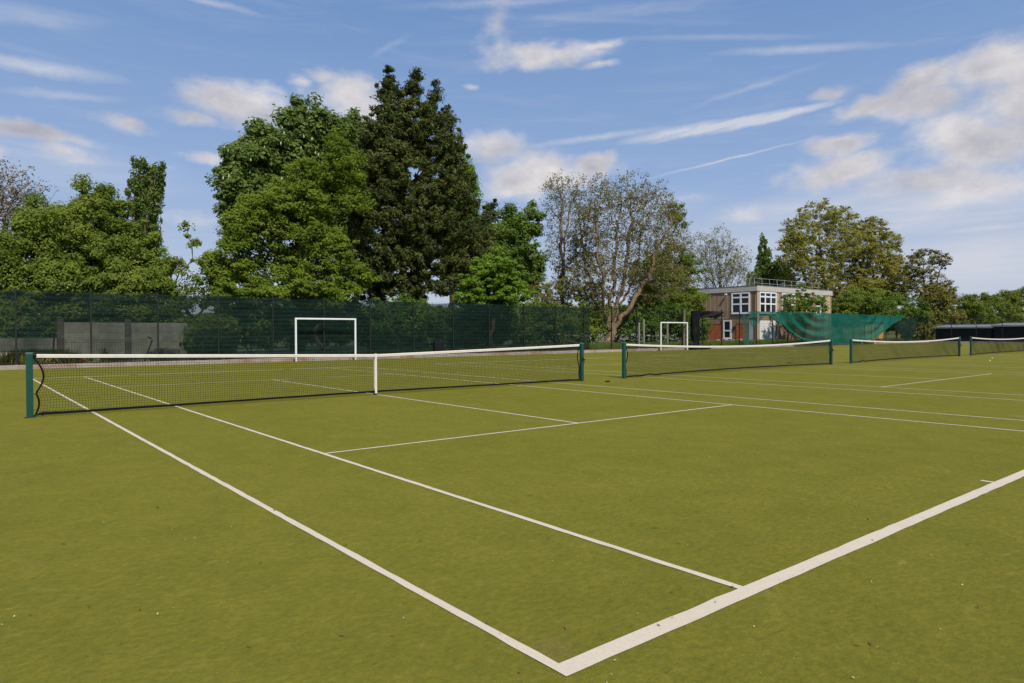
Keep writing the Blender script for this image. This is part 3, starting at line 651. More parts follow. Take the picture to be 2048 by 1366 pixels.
# orange timber store behind the torn netting
os_ = empty('timber_store', (78.4, 33.4, .1), 'small orange timber store seen under the torn right end of the teal netting', 'shed')
bpart('boarding', 'orange', [((0, 0, 0), (5.2, .1, 2.35)), ((0, .103, 0), (.1, 2.4, 2.35)), ((5.1, .103, 0), (5.2, 2.4, 2.35))], os_)
bpart('corner_post', 'bark_dark', [((x, -.05, 0), (x+.12, -.003, 2.4)) for x in (0, 1.7, 3.4, 5.0)], os_); bpart('roof', 'roof', [((-.2, -.3, 2.42), (5.4, 2.6, 2.5))], os_)
# low black shed behind the side fence
for y0, y1, zt, lb in ((25.9, 31.9, 1.95, 'left half of the low black shed behind the right side fence'), (8, 25.6, 2.12, 'right half of the low black shed, slightly taller, running out of frame')):
    r = empty('black_shed', (95, y0, .08), lb, 'shed', 'low black sheds behind the side fence')
    bpart('wall', 'blackwall', [((0, 0, 0), (4, y1-y0, zt-.3))]+[((-.015, k, 0), (-.001, k+.03, zt-.3)) for k in np.arange(.6, y1-y0, 1.2)], r)
    w = MB(); a, b_ = -.25, y1-y0+.2
    w.add([(-.35, a, zt-.295), (-.35, b_, zt-.295), (4.2, b_, zt+.0), (4.2, a, zt+.0), (-.35, a, zt-.12), (-.35, b_, zt-.12), (4.2, b_, zt+.17), (4.2, a, zt+.17)], [(0,1,2,3),(7,6,5,4),(0,4,5,1),(1,5,6,2),(2,6,7,3),(3,7,4,0)]); w.build('roof', M['roof'], r)
lo = atY(1910, 665, 38); lp = empty('street_lamp', (lo[0], lo[1], .1), 'thin pale lamp post rising behind the low black shed', 'lamp post')
q = MB(); q.tube([(0, 0, 0), (0, 0, 4.0), (0, 0, 5.2)], [.09, .07, .06], 10); q.build('pole', M['rail'], lp)
q = MB(); q.box((-.5, -.12, 5.203), (.5, .12, 5.38)); q.build('lamp_head', M['rail'], lp, bevel=.03)

# ================================================================ trees and shrubs
G_L = 'trees behind the left screen'; G_R = 'trees behind the brown building'
tree('sparse_tree', 'half-bare tree with brown buds at the left edge of the picture', 'tree', 50, (-25, 640), [(20, 400, 62, 68), (-20, 430, 90, 100), (50, 430, 40, 55)], 'bud', 'bark_grey', nodes=1300, per=4, size=.085, spread=.35, rbase=.3, rtip=.011, bf=.5, style='sparse', surf=.35)
tree('leafy_tree', 'mid-green leafy tree left of the V-shaped poplar, with the taller ragged top', 'tree', 39, (150, 690), [(145, 420, 32, 42), (119, 398, 9, 24), (121, 392, 7, 18), (150, 396, 9, 22), (165, 405, 10, 24), (125, 475, 55, 40), (155, 525, 75, 50)], 'hedge', 'bark_dark', 420, 230, .07, .40, .2, group=G_L)
tree('leafy_tree', 'leafy tree with a pointed top standing just left of the V-shaped poplar', 'tree', 40, (225, 690), [(204, 406, 9, 24), (215, 408, 8, 22), (190, 410, 10, 22), (228, 440, 28, 40), (235, 490, 60, 52), (270, 530, 60, 60)], 'hedge', 'bark_dark', 380, 230, .07, .40, .2, group=G_L)
tree('leafy_tree', 'dense low tree filling the left edge above the screen', 'tree', 38, (25, 700), [(20, 510, 70, 55), (70, 455, 35, 35), (60, 560, 90, 60), (-40, 540, 80, 90), (100, 500, 40, 40)], 'hedge', 'bark_dark', 480, 230, .07, .40, .2, group=G_L)
tree('poplar', 'narrow V-shaped poplar spreading upwards, alone against the sky at left', 'tree', 56, (292, 660), [(275, 360, 14, 38), (292, 352, 12, 26), (315, 362, 12, 38), (290, 400, 30, 30), (291, 440, 26, 40), (292, 490, 24, 40), (295, 540, 22, 40)], 'poplar', 'bark_pale', 520, 45, .10, .34, .28, bf=.9, style='upright', surf=.4)
tree('hawthorn', 'flowering hawthorn bush overhanging the top of the left screen', 'bush', 37, (60, 700), [(20, 600, 70, 50), (100, 600, 80, 45), (-30, 620, 60, 70), (40, 650, 90, 50), (170, 590, 60, 40)], 'hedge', 'bark_dark', 380, 200, .07, .36, .1, trunk_to=1.2, candles=30)
tree('hawthorn', 'hawthorn bush below the V-shaped poplar behind the left screen', 'bush', 38, (260, 700), [(230, 590, 70, 45), (285, 580, 40, 40), (330, 615, 40, 20), (240, 640, 90, 45)], 'hedge', 'bark_dark', 340, 180, .07, .36, .1, trunk_to=1.2, candles=10)
tree('young_tree', 'small open tree with loose branches in the gap right of the poplar', 'tree', 38, (375, 700), [(372, 470, 7, 9), (386, 495, 9, 12), (390, 520, 12, 14), (352, 535, 16, 18), (380, 570, 20, 12), (345, 580, 22, 8), (400, 600, 40, 10)], 'hedge', 'bark_dark', 100, 50, .085, .32, .1, trunk_to=2.5)
tree('horse_chestnut', 'tall horse chestnut with white flower candles, left of the dark conifer', 'tree', 47, (600, 660), [(527, 280, 30, 36), (505, 320, 45, 40), (540, 320, 50, 45), (475, 325, 20, 35), (470, 360, 30, 40), (615, 240, 42, 34), (590, 260, 26, 34), (640, 270, 35, 40), (705, 255, 26, 26), (715, 290, 30, 40), (680, 285, 34, 36), (580, 320, 50, 50), (650, 340, 70, 60), (490, 400, 42, 45), (468, 420, 22, 30), (560, 400, 90, 70), (660, 430, 90, 80)], 'chestnut', 'bark_dark', 1100, 120, .145, .55, .4, candles=320, flat=.85)
tree('maple', 'broad yellow-green maple in front of the horse chestnut', 'tree', 39, (590, 690), [(650, 310, 42, 40), (640, 350, 60, 40), (700, 350, 28, 55), (600, 400, 60, 45), (540, 420, 50, 35), (680, 420, 50, 55), (520, 465, 60, 45), (600, 480, 70, 50), (480, 450, 26, 24), (455, 470, 26, 40), (465, 520, 50, 45), (640, 540, 80, 50), (540, 550, 80, 50), (410, 468, 24, 5), (388, 456, 8, 5), (450, 505, 24, 16), (445, 560, 34, 28), (690, 400, 30, 40)], 'maple', 'bark_dark', 1700, 110, .076, .38, .32, flat=.6)
tree('maple', 'low yellow-green maple branches reaching over the screen beneath the chestnut', 'tree', 34.5, (640, 700), [(600, 590, 50, 22), (660, 585, 40, 22), (700, 560, 35, 28), (690, 500, 26, 18), (540, 590, 40, 18), (475, 590, 30, 16), (640, 610, 40, 14)], 'maple', 'bark_dark', 420, 120, .08, .3, .14, trunk_to=3, flat=.45)
tree('bright_tree', 'fresh bright green tree showing right behind the dark conifer', 'tree', 52, (900, 660), [(915, 350, 36, 36), (935, 390, 24, 44), (900, 440, 50, 60), (925, 470, 40, 50)], 'bright', 'bark_dark', 320, 140, .12, .5, .3)
tree('conifer', 'tallest tree, dark brown-green conifer with feathery ragged branches', 'tree', 41, (830, 690), [(778, 158, 6, 20), (779, 180, 14, 26), (833, 155, 5, 20), (832, 180, 14, 28), (872, 190, 4, 16), (890, 232, 6, 18), (922, 290, 6, 22), (772, 215, 22, 30), (812, 200, 20, 26), (868, 200, 9, 22), (858, 225, 14, 18), (815, 245, 55, 36), (765, 260, 40, 30), (885, 250, 16, 28), (850, 290, 60, 50), (810, 280, 50, 40), (770, 320, 55, 50), (905, 300, 18, 40), (905, 350, 25, 50), (830, 370, 95, 60), (745, 370, 36, 60), (800, 440, 95, 60), (900, 420, 55, 50), (860, 480, 100, 60), (935, 470, 40, 30), (965, 440, 14, 24), (980, 415, 7, 14), (760, 500, 70, 60), (830, 550, 120, 55), (740, 560, 50, 50), (930, 530, 55, 50), (950, 560, 30, 40)], 'yew', 'bark_dark', 2700, 110, .07, .34, .5, bf=.25, style='yew', flat=.7, ragged=.9)
tree('leafy_tree', 'round dark green tree with a pale airy top, right of the conifer', 'tree', 44, (1030, 680), [(1030, 445, 34, 30), (1060, 450, 26, 28), (1000, 470, 26, 26), (1020, 500, 50, 40), (1050, 540, 34, 50), (990, 520, 40, 40), (1010, 570, 50, 40)], 'dark', 'bark_dark', 480, 130, .11, .45, .25, accent=('poplar', 6000, .12))
tree('sycamore', 'bright leafy sycamore hanging over the fence top right of the conifer', 'tree', 33.2, (985, 700), [(985, 535, 38, 24), (965, 560, 34, 22), (1005, 565, 42, 28), (990, 590, 50, 17), (1035, 590, 26, 16), (1000, 612, 26, 12), (945, 595, 24, 14)], 'bright', 'bark_dark', 420, 130, .08, .27, .14, trunk_to=3, flat=.5, rtip=.012)
tree('sparse_tree', 'slim almost leafless tree with a pale trunk, left of the large many-stemmed tree', 'tree', 43, (1123, 675), [(1110, 375, 22, 24), (1135, 385, 34, 34), (1105, 400, 24, 40), (1130, 440, 40, 50), (1120, 500, 36, 50), (1130, 560, 30, 40)], 'bud', 'bark_pale', 1000, 4, .07, .3, .2, .008, wob=.12, bf=.6, leaders=[[(1122, 600), (1123, 540), (1124, 470), (1122, 400), (1116, 365)], [(1124, 520), (1132, 460), (1145, 400)]], style='sparse', surf=.3, trunk_to=11, accent=('hedge', 1500, .09))
tree('ash', 'large many-stemmed tree with bare upper twigs and a thick leaning trunk', 'tree', 38, (1216, 695), [(1190, 395, 50, 44), (1250, 385, 60, 38), (1300, 400, 50, 34), (1250, 440, 100, 55), (1340, 430, 30, 30), (1180, 450, 40, 50), (1250, 500, 115, 60), (1330, 480, 60, 50), (1200, 550, 70, 50), (1300, 560, 90, 50)], 'bud', 'bark_pale', 2800, 4, .07, .28, .42, .0075, bf=.55, style='sparse', surf=.3, trunk_to=3.1, wob=.13, leaders=[[(1213, 650), (1206, 600), (1199, 540), (1196, 460), (1188, 385)], [(1217, 650), (1224, 600), (1226, 540), (1236, 460), (1243, 375)], [(1220, 655), (1243, 610), (1262, 565), (1276, 500), (1292, 405)], [(1222, 660), (1255, 622), (1288, 565), (1318, 505), (1342, 445)], [(1226, 640), (1245, 560), (1258, 480), (1262, 400)], [(1212, 640), (1186, 590), (1170, 520), (1160, 450)]], accent=('olive', 17000, .085))
tree('ash', 'young trees with reddish stems growing under the large bare-topped tree', 'tree', 41, (1160, 690), [(1160, 560, 50, 50), (1120, 590, 45, 30), (1190, 600, 40, 40), (1080, 590, 30, 30), (1170, 500, 30, 40)], 'olive', 'bark_pale', 600, 22, .085, .32, .1, .009, bf=.6, style='sparse', trunk_to=2)
tree('leafy_tree', 'bushy olive-green tree just left of the brown building', 'tree', 42, (1345, 690), [(1340, 530, 45, 42), (1365, 560, 38, 50), (1300, 560, 40, 50), (1385, 600, 24, 30), (1320, 610, 60, 40), (1375, 610, 34, 34), (1350, 425, 14, 20), (1358, 460, 14, 30)], 'maple', 'bark_dark', 700, 140, .08, .42, .22, accent=('olive', 5000, .09))
tree('sparse_tree', 'grey airy trees behind the roof of the brown building at its left end', 'tree', 58, (1440, 680), [(1405, 500, 34, 34), (1440, 485, 30, 30), (1425, 530, 60, 40), (1475, 520, 30, 34), (1450, 560, 60, 40)], 'olive', 'bark_grey', 1500, 7, .1, .45, .25, .011, bf=.7, style='sparse', surf=.3)
tree('poplar', 'pointed fresh green poplar rising behind the middle of the building roof', 'tree', 66, (1545, 680), [(1528, 500, 9, 26), (1532, 530, 17, 30), (1548, 550, 30, 30), (1518, 560, 22, 26), (1560, 570, 36, 26), (1520, 580, 30, 26)], 'poplar', 'bark_grey', 330, 70, .22, .7, .3, bf=.8, style='upright', surf=.4)
tree('plane_tree', 'tall yellow-green plane tree with visible limbs, behind the building', 'tree', 55, (1665, 680), [(1640, 430, 46, 28), (1600, 465, 36, 34), (1680, 445, 38, 34), (1645, 490, 80, 46), (1585, 510, 32, 40), (1620, 550, 60, 44), (1700, 520, 44, 50), (1680, 570, 70, 40)], 'plane', 'bark_grey', 1900, 40, .13, .6, .5, .016, bf=.5, leaders=[[(1655, 600), (1645, 540), (1638, 470), (1640, 425)], [(1657, 590), (1678, 545), (1692, 480), (1690, 440)], [(1653, 605), (1618, 570), (1596, 520), (1590, 480)]], surf=.4, group=G_R, flat=.5)
tree('plane_tree', 'second plane tree with a denser yellow-green crown, right of the tall one', 'tree', 52, (1745, 680), [(1745, 462, 36, 28), (1725, 490, 30, 30), (1775, 500, 26, 40), (1790, 480, 12, 14), (1750, 540, 54, 50), (1790, 560, 26, 50), (1730, 590, 70, 34)], 'plane', 'bark_grey', 1300, 65, .125, .6, .45, .018, bf=.45, surf=.5, group=G_R, flat=.55)
tree('oak', 'small dark oak with an open crown, alone to the right of the plane trees', 'tree', 44, (1850, 680), [(1850, 515, 32, 16), (1880, 525, 20, 16), (1832, 535, 22, 18), (1850, 560, 34, 22), (1885, 580, 26, 20), (1830, 590, 32, 30), (1875, 605, 40, 22), (1900, 595, 12, 16)], 'oak', 'bark_dark', 600, 42, .13, .5, .3, .015, bf=.45, leaders=[[(1848, 640), (1852, 590), (1846, 550), (1850, 520)], [(1855, 600), (1875, 560), (1884, 530)]], flat=.5, group=G_R)
tree('young_tree', 'young green tree hiding part of the front of the brown building', 'tree', 36, (1610, 690), [(1605, 590, 8, 24), (1600, 605, 30, 18), (1580, 600, 14, 8), (1625, 608, 30, 18), (1600, 625, 40, 14), (1585, 640, 30, 20), (1640, 620, 12, 14)], 'hedge', 'bark_dark', 230, 38, .11, .36, .08, .01, flat=.5)
tree('shrub', 'round green shrub mass right of the building, above the teal netting', 'bush', 40, (1700, 690), [(1690, 605, 34, 22), (1720, 600, 40, 26), (1680, 630, 30, 24), (1740, 630, 50, 24), (1760, 600, 34, 20)], 'hedge', 'bark_dark', 450, 100, .11, .45, .15)
tree('shrub', 'darker round shrub above the right end of the teal netting', 'bush', 36, (1790, 690), [(1795, 618, 34, 18), (1780, 640, 30, 20), (1820, 640, 34, 22), (1840, 620, 20, 18)], 'dark', 'bark_dark', 360, 100, .11, .45, .15)
tree('shrub', 'olive shrubs behind the far corner of the fence', 'bush', 35, (1880, 690), [(1870, 640, 40, 24), (1845, 665, 40, 22), (1900, 640, 30, 24), (1868, 600, 30, 22)], 'olive', 'bark_dark', 400, 90, .12, .5, .15)
for cx, lb in ((1945, 'pale hazy tree at the far right above the black shed, leftmost of three'), (1995, 'rounded tree at the far right above the black shed, middle of three'), (2048, 'taller tree at the right edge above the black shed')):
    hh = {1945: 0, 1995: 4, 2048: 16}[cx]
    tree('distant_tree', lb, 'tree', 50, (cx, 680), [(cx-12, 612-hh, 22, 18), (cx+14, 606-hh, 24, 20), (cx, 640-hh*.5, 44, 34)], 'hedge', 'bark_grey', 400, 80, .16, .65, .3, .02, accent=('olive', 4000, .15))
# shrubs low behind the back fence, left to right
for i, (cx, cy, rx, ry, Yb, lf, lb) in enumerate((
    (30, 655, 40, 36, 36, 'hedge', 'low hedge bush behind the screen left of the grey panel wall'),
    (422, 672, 34, 26, 33.4, 'hedge', 'ivy-covered bush growing over the right end of the grey panel wall'),
    (500, 640, 70, 50, 36.5, 'dark', 'shaded bush behind the screen left of the first goal'),
    (640, 640, 90, 50, 37, 'dark', 'shaded bush seen through the screen inside the first goal'),
    (800, 650, 90, 50, 36.5, 'dark', 'shaded bush behind the screen under the conifer'),
    (950, 645, 80, 50, 36.5, 'dark', 'shaded bush behind the screen under the bright sycamore'),
    (1080, 650, 70, 46, 37, 'hedge', 'bush behind the right end of the dark screen'),
    (1165, 650, 36, 40, 39, 'hedge', 'bush at the left foot of the large many-stemmed tree'),
    (1265, 655, 50, 32, 39, 'dark', 'dark bush behind the two timber stakes'),
    (1330, 650, 50, 40, 40, 'dark', 'dark bush behind the second goal frame'),
    (1385, 655, 26, 36, 42, 'dark', 'dark bush between the second goal and the building'))):
    tree('shrub', lb, 'bush', Yb, (cx, 695), [(cx, cy, rx, ry), (cx-rx*.4, cy+14, rx*.5, ry*.7), (cx+rx*.45, cy+10, rx*.5, ry*.7)], lf, 'bark_dark', 260, 100, .1, .45, .05, .01, trunk_to=.4)

# far-off wood closing the horizon
n_ = 60000; fx = rng.uniform(-90, 420, n_); hh = np.array([3.2+(min(max(a, 0), 160)/160)*6+2.2*mn.noise(Vector((a*.09, 0, 1)))+1.2*mn.noise(Vector((a*.35, 0, 4))) for a in fx])
fz = .1+hh*rng.random(n_)**.7; fy = 105+rng.normal(0, 1.2, n_)-2*np.sqrt(np.clip(1-fz/(hh+.3), 0, 1))
fn = rng.normal(size=(n_, 3))+np.array([0, -.4, .5]); ft_ = np.stack([np.clip(.5+.5*np.array([mn.noise(Vector((a*.4, b_*.8, 2))) for a, b_ in zip(fx, fz)])+rng.normal(0, .1, n_), 0, 1), rng.random(n_), np.zeros(n_)], 1)
me = scatter_mesh('distant_wood', LV['hedge'], np.stack([fx, fy, fz], 1), fn, rng.uniform(.25, .6, n_), ft_, 1, None, .1); o = bpy.data.objects.new('distant_wood', me); C.objects.link(o); tag(o, 'far-off line of woodland glimpsed between the nearer trees', 'woodland', kind='stuff')

# ground cover (nobody could count it)
def blades(name, label, cat, leaf, n, x0, x1, y0, y1, h, w, z=.12, clump=.6):
    x = rng.uniform(x0, x1, n*3); y = rng.uniform(y0, y1, n*3)
    keep = np.array([mn.noise(Vector((a*clump, b_*clump, 2)))+.25 > rng.random()*.6 for a, b_ in zip(x, y)]); x, y = x[keep][:n], y[keep][:n]; k = len(x)
    hh = h*rng.uniform(.35, 1.2, k); c_ = np.stack([x, y, z+hh*.5], 1); ax = np.stack([rng.normal(0, .25, k), rng.normal(0, .25, k), np.ones(k)], 1)
    nr = rng.normal(size=(k, 3))*np.array([1, 1, .1]); tone = rng.random((k, 3))
    me = scatter_mesh(name, LV[leaf], c_, nr, np.full(k, w), tone, 1, ax); co = np.empty(4*k*3, np.float32); me.vertices.foreach_get('co', co)
    co = co.reshape(k, 4, 3); cc = c_[:, None]; d = co-cc; d[:, 0] *= (hh*.5/w)[:, None]; d[:, 2] *= (hh*.5/w)[:, None]; me.vertices.foreach_set('co', (cc+d).astype(np.float32).ravel()); me.update()
    o = bpy.data.objects.new(name, me); C.objects.link(o); return tag(o, label, cat, kind='stuff')
blades('long_grass', 'long green grass growing behind the back fence', 'grass', 'grassy', 26000, 30, 66, 31.2, 38, .45, .02)
blades('long_grass', 'rough grass and weeds under the left screen', 'grass', 'grassy', 14000, -6, 30, 31.15, 33.4, .35, .02)
blades('weeds', 'brownish weeds under the left end of the screen', 'weeds', 'olive', 5000, -4, 3.2, 31.15, 31.9, .6, .05)
blades('long_grass', 'grass behind the fence near the building', 'grass', 'grassy', 12000, 60, 90, 31.3, 39, .5, .03)
# cow parsley: white umbels on thin stems
k = 210; px_ = rng.uniform(31.5, 47, k); py_ = 33.2+rng.random(k)**1.5*4.5; hz = rng.uniform(.5, 1.15, k); cen_ = []
st_ = MB()
for a, b_, h in zip(px_, py_, hz):
    if rng.random() < .3: st_.tube([(a, b_, .1), (a+.03, b_, .1+h)], .006, 3, False)
    for _ in range(11): cen_.append((a+rng.normal(0, .07), b_+rng.normal(0, .07), .12+h+rng.normal(0, .03)))
cen_ = np.array(cen_); up_ = np.tile([0, -.5, 1.], (len(cen_), 1))+rng.normal(0, .3, (len(cen_), 3))
me = scatter_mesh('cow_parsley', M['white_petal'], cen_, up_, rng.uniform(.012, .03, len(cen_)), np.zeros((len(cen_), 3)))
o = bpy.data.objects.new('cow_parsley', me); C.objects.link(o); tag(o, 'white flowering cow parsley behind the fence under the large bare-topped tree', 'wild flowers', kind='stuff')
sto = st_.build('flower_stems', LV['grassy'], o)
# litter on the turf
def litter(name, label, m, n, s0, s1, ymax=16, asp=1.2):
    x = -5+rng.random(n)**1.3*24; y = -1.8+rng.random(n)**1.4*(ymax+1.8); k = n
    cen = np.stack([x, y, np.full(k, .009)], 1); nr = np.tile([0, 0, 1.], (k, 1))+rng.normal(0, .25, (k, 3))
    me = scatter_mesh(name, m, cen, nr, s0+(s1-s0)*rng.random(k)**2, np.zeros((k, 3)), asp, None, .2); o = bpy.data.objects.new(name, me); C.objects.link(o); return tag(o, label, 'litter', kind='stuff')
litter('dead_leaves', 'tiny brown dead leaf bits scattered on the turf', M['litter_brown'], 2200, .003, .0115, 16, 1.9)
litter('petals', 'tiny pale petals scattered on the turf', M['litter_pale'], 4800, .002, .0068)
kd = MB()
x_ = np.concatenate([rng.uniform(-1, 60, 900)]); 
me = scatter_mesh('dead_leaves', M['litter_brown'], np.stack([x_, 30.93+rng.normal(0, .06, 900), np.full(900, .182)], 1), np.tile([0, 0, 1.], (900, 1))+rng.normal(0, .4, (900, 3)), rng.uniform(.015, .05, 900), np.zeros((900, 3)))
o = bpy.data.objects.new('dead_leaves', me); C.objects.link(o); tag(o, 'brown leaf litter lying along the top of the concrete kerb', 'litter', kind='stuff')

# ================================================================ light, sky and clouds
scene = bpy.context.scene
SUN_TRAVEL = Vector((.28, .80, -1.02)).normalized()
sl = bpy.data.lights.new('sun', 'SUN'); sl.energy = 4.2; sl.angle = R(.53); sl.color = (1, .94, .84)
so = bpy.data.objects.new('sun', sl); C.objects.link(so); so.rotation_euler = SUN_TRAVEL.to_track_quat('-Z', 'Y').to_euler()
w = bpy.data.worlds.new('World'); scene.world = w; w.use_nodes = True; nt = w.node_tree; nt.nodes.clear()
SKS = .1
sky = N(nt, 'ShaderNodeTexSky', sky_type='NISHITA', sun_disc=False); toward = -SUN_TRAVEL
sky.sun_elevation = math.asin(toward.z); sky.sun_rotation = math.atan2(toward.x, toward.y); sky.air_density = 1.0; sky.dust_density = .6; sky.ozone_density = 2.0
tc = N(nt, 'ShaderNodeTexCoord'); D = tc.outputs['Generated']
def vm(op, a, b_=None, out='Vector'):
    n = N(nt, 'ShaderNodeVectorMath', operation=op)
    for i, v in enumerate((a, b_)):
        if v is None: continue
        if isinstance(v, (tuple, list, np.ndarray)): n.inputs[i].default_value = tuple(float(c) for c in v)
        else: L(nt, v, n.inputs[i])
    return n.outputs[out]
def mt(op, a, b_=None, c_=None, clamp=False):
    n = N(nt, 'ShaderNodeMath', operation=op, use_clamp=clamp)
    for i, v in enumerate((a, b_, c_)):
        if v is None: continue
        if isinstance(v, (int, float)): n.inputs[i].default_value = v
        else: L(nt, v, n.inputs[i])
    return n.outputs[0]
GROW = 1.24
def blobs(D, lst):
    acc = None
    for (x, y, rx, ry, ang, wt) in lst:
        d0 = bearing(x, y); d0 = d0/np.linalg.norm(d0); ca, sa = math.cos(R(ang)), math.sin(R(ang))
        k = np.linalg.norm(bearing(x, y))
        ex = rt*ca+upv*sa; ey = -rt*sa+upv*ca; ex = ex-(ex@d0)*d0; ey = ey-(ey@d0)*d0
        ex = ex/(ex@ex)*k*FPX/(rx*GROW); ey = ey/(ey@ey)*k*FPX/(ry*GROW)
        a = vm('DOT_PRODUCT', D, ex, 'Value'); b_ = vm('DOT_PRODUCT', D, ey, 'Value')
        h = mt('SQRT', mt('ADD', mt('MULTIPLY', a, a), mt('MULTIPLY', b_, b_)))
        v = mt('MULTIPLY_ADD', h, -wt, wt)
        acc = v if acc is None else mt('SMOOTH_MAX', acc, v, .12)
    return acc
CUM = [(475, 210, 120, 42, -6, 1.0), (440, 190, 60, 30, 0, 1), (540, 235, 70, 36, 0, 1), (385, 232, 50, 16, 0, .8), (690, 190, 90, 40, 10, .9), (640, 150, 50, 22, 0, .6), (720, 220, 90, 36, 0, .9), (600, 165, 30, 12, 0, .6),
       (980, 300, 70, 34, 0, 1), (1080, 350, 150, 48, 0, 1), (1200, 330, 60, 28, 0, 1.1), (1100, 322, 60, 16, 0, .7),
       (1085, 110, 120, 26, 2, .9), (1190, 95, 60, 12, 4, .7), (1000, 45, 34, 56, -15, .36), (1000, 100, 56, 20, 0, .45), (1200, 135, 40, 8, 0, .5), (932, 177, 16, 8, 0, .6),
       (1990, 140, 130, 62, 8, 1.1), (2080, 180, 160, 130, 0, 1.2), (1850, 170, 90, 40, 12, 1), (1860, 205, 130, 34, 8, 1), (1730, 218, 100, 20, 8, .85), (1665, 185, 46, 16, 10, .6),
       (1960, 280, 170, 66, 0, 1.1), (1685, 288, 66, 20, 0, .9), (1690, 345, 130, 38, 0, 1), (1830, 355, 170, 46, -4, 1), (1960, 370, 120, 50, 0, 1),
       (80, 268, 110, 14, 0, .8), (255, 242, 48, 15, 0, .7), (150, 305, 70, 20, -8, .55), (0, 305, 26, 20, 0, .7), (400, 320, 60, 14, 0, .6), (335, 340, 30, 12, 0, .4), (430, 440, 90, 18, 0, .4), (1480, 435, 60, 14, 0, .5), (1370, 388, 50, 10, 0, .3)]
CON = [(1440, 252, 150, 9, 8.5, 1.25), (1350, 264, 120, 12, 7, .9), (1540, 236, 140, 10, 8, 1.3), (1400, 258, 60, 14, 8, .9), (1200, 274, 180, 8, 5, .5), (1455, 318, 190, 3.2, 10.3, .62), (1600, 98, 180, 11, -5.5, .42), (1440, 74, 200, 8, -6, .25), (1200, 40, 300, 8, -4, .12)]
CIR = [ (1500, 175, 170, 7, 13, .22),
       (90, 136, 170, 18, 3, .8), (130, 190, 120, 12, 6, .5), (60, 30, 150, 26, 8, .4), (420, 3, 110, 9, -6, .45), (980, 6, 220, 12, 3, .3), (1250, 22, 240, 18, 2, .22), (780, 92, 50, 10, 30, .22),
       (1850, 420, 380, 60, 0, .9), (1960, 520, 300, 80, 0, 1.1), (1980, 455, 160, 14, 4, .8), (1650, 410, 300, 40, 3, .7), (1500, 480, 300, 60, 0, .5), (1250, 420, 220, 40, 4, .35), (120, 330, 300, 60, 0, .35)]
def ms(scale, seed, D=D):
    m = N(nt, 'ShaderNodeMapping'); m.inputs['Scale'].default_value = scale; m.inputs['Location'].default_value = (seed, seed*.7, 0); L(nt, D, m.inputs[0]); return m.outputs[0]
nv = noise(nt, 9, 4, .6, ms((1, 1, 1.6), 3.1)); nvc = vm('SUBTRACT', nv.outputs['Color'], (.5, .5, .5)); DW = vm('ADD', D, vm('MULTIPLY', nvc, (.05, .05, .035)))
f1 = noise(nt, 13, 11, .6, ms((1, 1, 1.7), 1.3)).outputs['Fac']
cum = blobs(DW, CUM); cd = mt('ADD', cum, mt('MULTIPLY_ADD', f1, 1.7, -.86))
ca = N(nt, 'ShaderNodeMapRange', interpolation_type='SMOOTHSTEP'); L(nt, cd, ca.inputs[0]); ca.inputs[1].default_value = -.02; ca.inputs[2].default_value = .82; ca.inputs[4].default_value = .96
rot = N(nt, 'ShaderNodeMapping'); rot.inputs['Rotation'].default_value = (0, R(8), R(40)); rot.inputs['Scale'].default_value = (3, 3, 26); L(nt, D, rot.inputs[0])
f2 = noise(nt, 2.2, 7, .65, rot.outputs[0], .4).outputs['Fac']
nw = noise(nt, 30, 3, .6, D); DC = vm('ADD', D, vm('MULTIPLY', vm('SUBTRACT', nw.outputs['Color'], (.5, .5, .5)), (.012, .012, .012)))
GROW = 1.1; cir = blobs(DC, CIR); cc2 = mt('MULTIPLY', mt('MAXIMUM', cir, 0), mt('MULTIPLY_ADD', f2, 1.6, .1)); thin = mt('MULTIPLY', mt('MAXIMUM', mt('SUBTRACT', f2, .5), 0), .5)
con = blobs(vm('ADD', D, vm('MULTIPLY', vm('SUBTRACT', nw.outputs['Color'], (.5, .5, .5)), (.006, .006, .006))), CON)
f3 = noise(nt, 55, 5, .7, D).outputs['Fac']; con = mt('MULTIPLY', mt('MAXIMUM', con, 0), mt('MULTIPLY_ADD', f3, 1.3, .45))
cia = mt('MINIMUM', mt('ADD', mt('ADD', cc2, con), thin), .86, clamp=True)
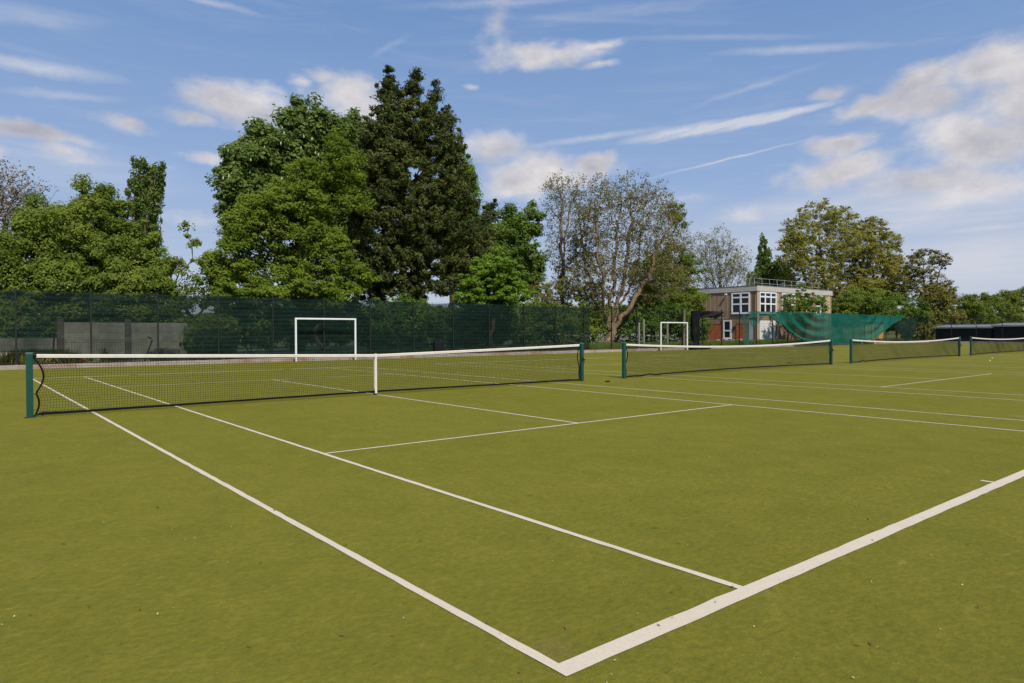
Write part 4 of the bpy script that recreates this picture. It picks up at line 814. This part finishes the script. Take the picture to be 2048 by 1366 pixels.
# relief: clouds brighter where their tops face the sun, greyer beneath
fu = noise(nt, 7, 5, .6, ms((1, 1, 1.7), 1.3)).outputs['Fac']; fd = noise(nt, 7, 5, .6, ms((1, 1, 1.7), 1.3, vm('ADD', D, (0, 0, -.03)))).outputs['Fac']
rel = mt('ADD', mt('MULTIPLY_ADD', mt('SUBTRACT', fd, fu), 2.2, .62), mt('MULTIPLY', mt('SUBTRACT', cd, .5), -.35), None, True)
cc = ramp(nt, rel, [(0, (.42, .42, .49)), (.4, (.56, .55, .59)), (1, (.82, .78, .77))]).outputs[0]
z = N(nt, 'ShaderNodeSeparateXYZ'); L(nt, D, z.inputs[0])
grad = ramp(nt, z.outputs[2], [(0, (.53, .58, .70)), (.08, (.45, .53, .70)), (.2, (.31, .44, .70)), (.42, (.175, .315, .60)), (1, (.09, .19, .46))]).outputs[0]
skyc = mixc(nt, 1.0, sky.outputs[0], (SKS, SKS, SKS), 'MULTIPLY')
base = mixc(nt, .85, skyc, grad)
c = mixc(nt, cia, base, (.64, .66, .74)); c = mixc(nt, ca.outputs[0], c, cc)
# low bank of grey cloud to the right near the horizon
c = mixc(nt, 1.0, c, (1/SKS, 1/SKS, 1/SKS), 'MULTIPLY')
bg = N(nt, 'ShaderNodeBackground'); bg.inputs['Strength'].default_value = SKS; L(nt, c, bg.inputs['Color'])
ow = N(nt, 'ShaderNodeOutputWorld'); L(nt, bg.outputs[0], ow.inputs['Surface'])
w.cycles.sampling_method = 'MANUAL'; w.cycles.sample_map_resolution = 512

# ================================================================ camera
cam = bpy.data.cameras.new('camera'); cam.lens = 36*FPX/2048; cam.sensor_width = 36; cam.sensor_fit = 'HORIZONTAL'; cam.clip_end = 6000; cam.clip_start = .05
co = bpy.data.objects.new('camera', cam); C.objects.link(co)
co.matrix_world = Matrix(((rt[0], upv[0], -fw[0], EYE[0]), (rt[1], upv[1], -fw[1], EYE[1]), (rt[2], upv[2], -fw[2], EYE[2]), (0, 0, 0, 1)))
scene.camera = co
scene.view_settings.view_transform = 'Standard'; scene.view_settings.look = 'None'; scene.view_settings.exposure = 0; scene.view_settings.gamma = 1
scene.cycles.max_bounces = 5; scene.cycles.transparent_max_bounces = 12; scene.cycles.diffuse_bounces = 2; scene.cycles.glossy_bounces = 2
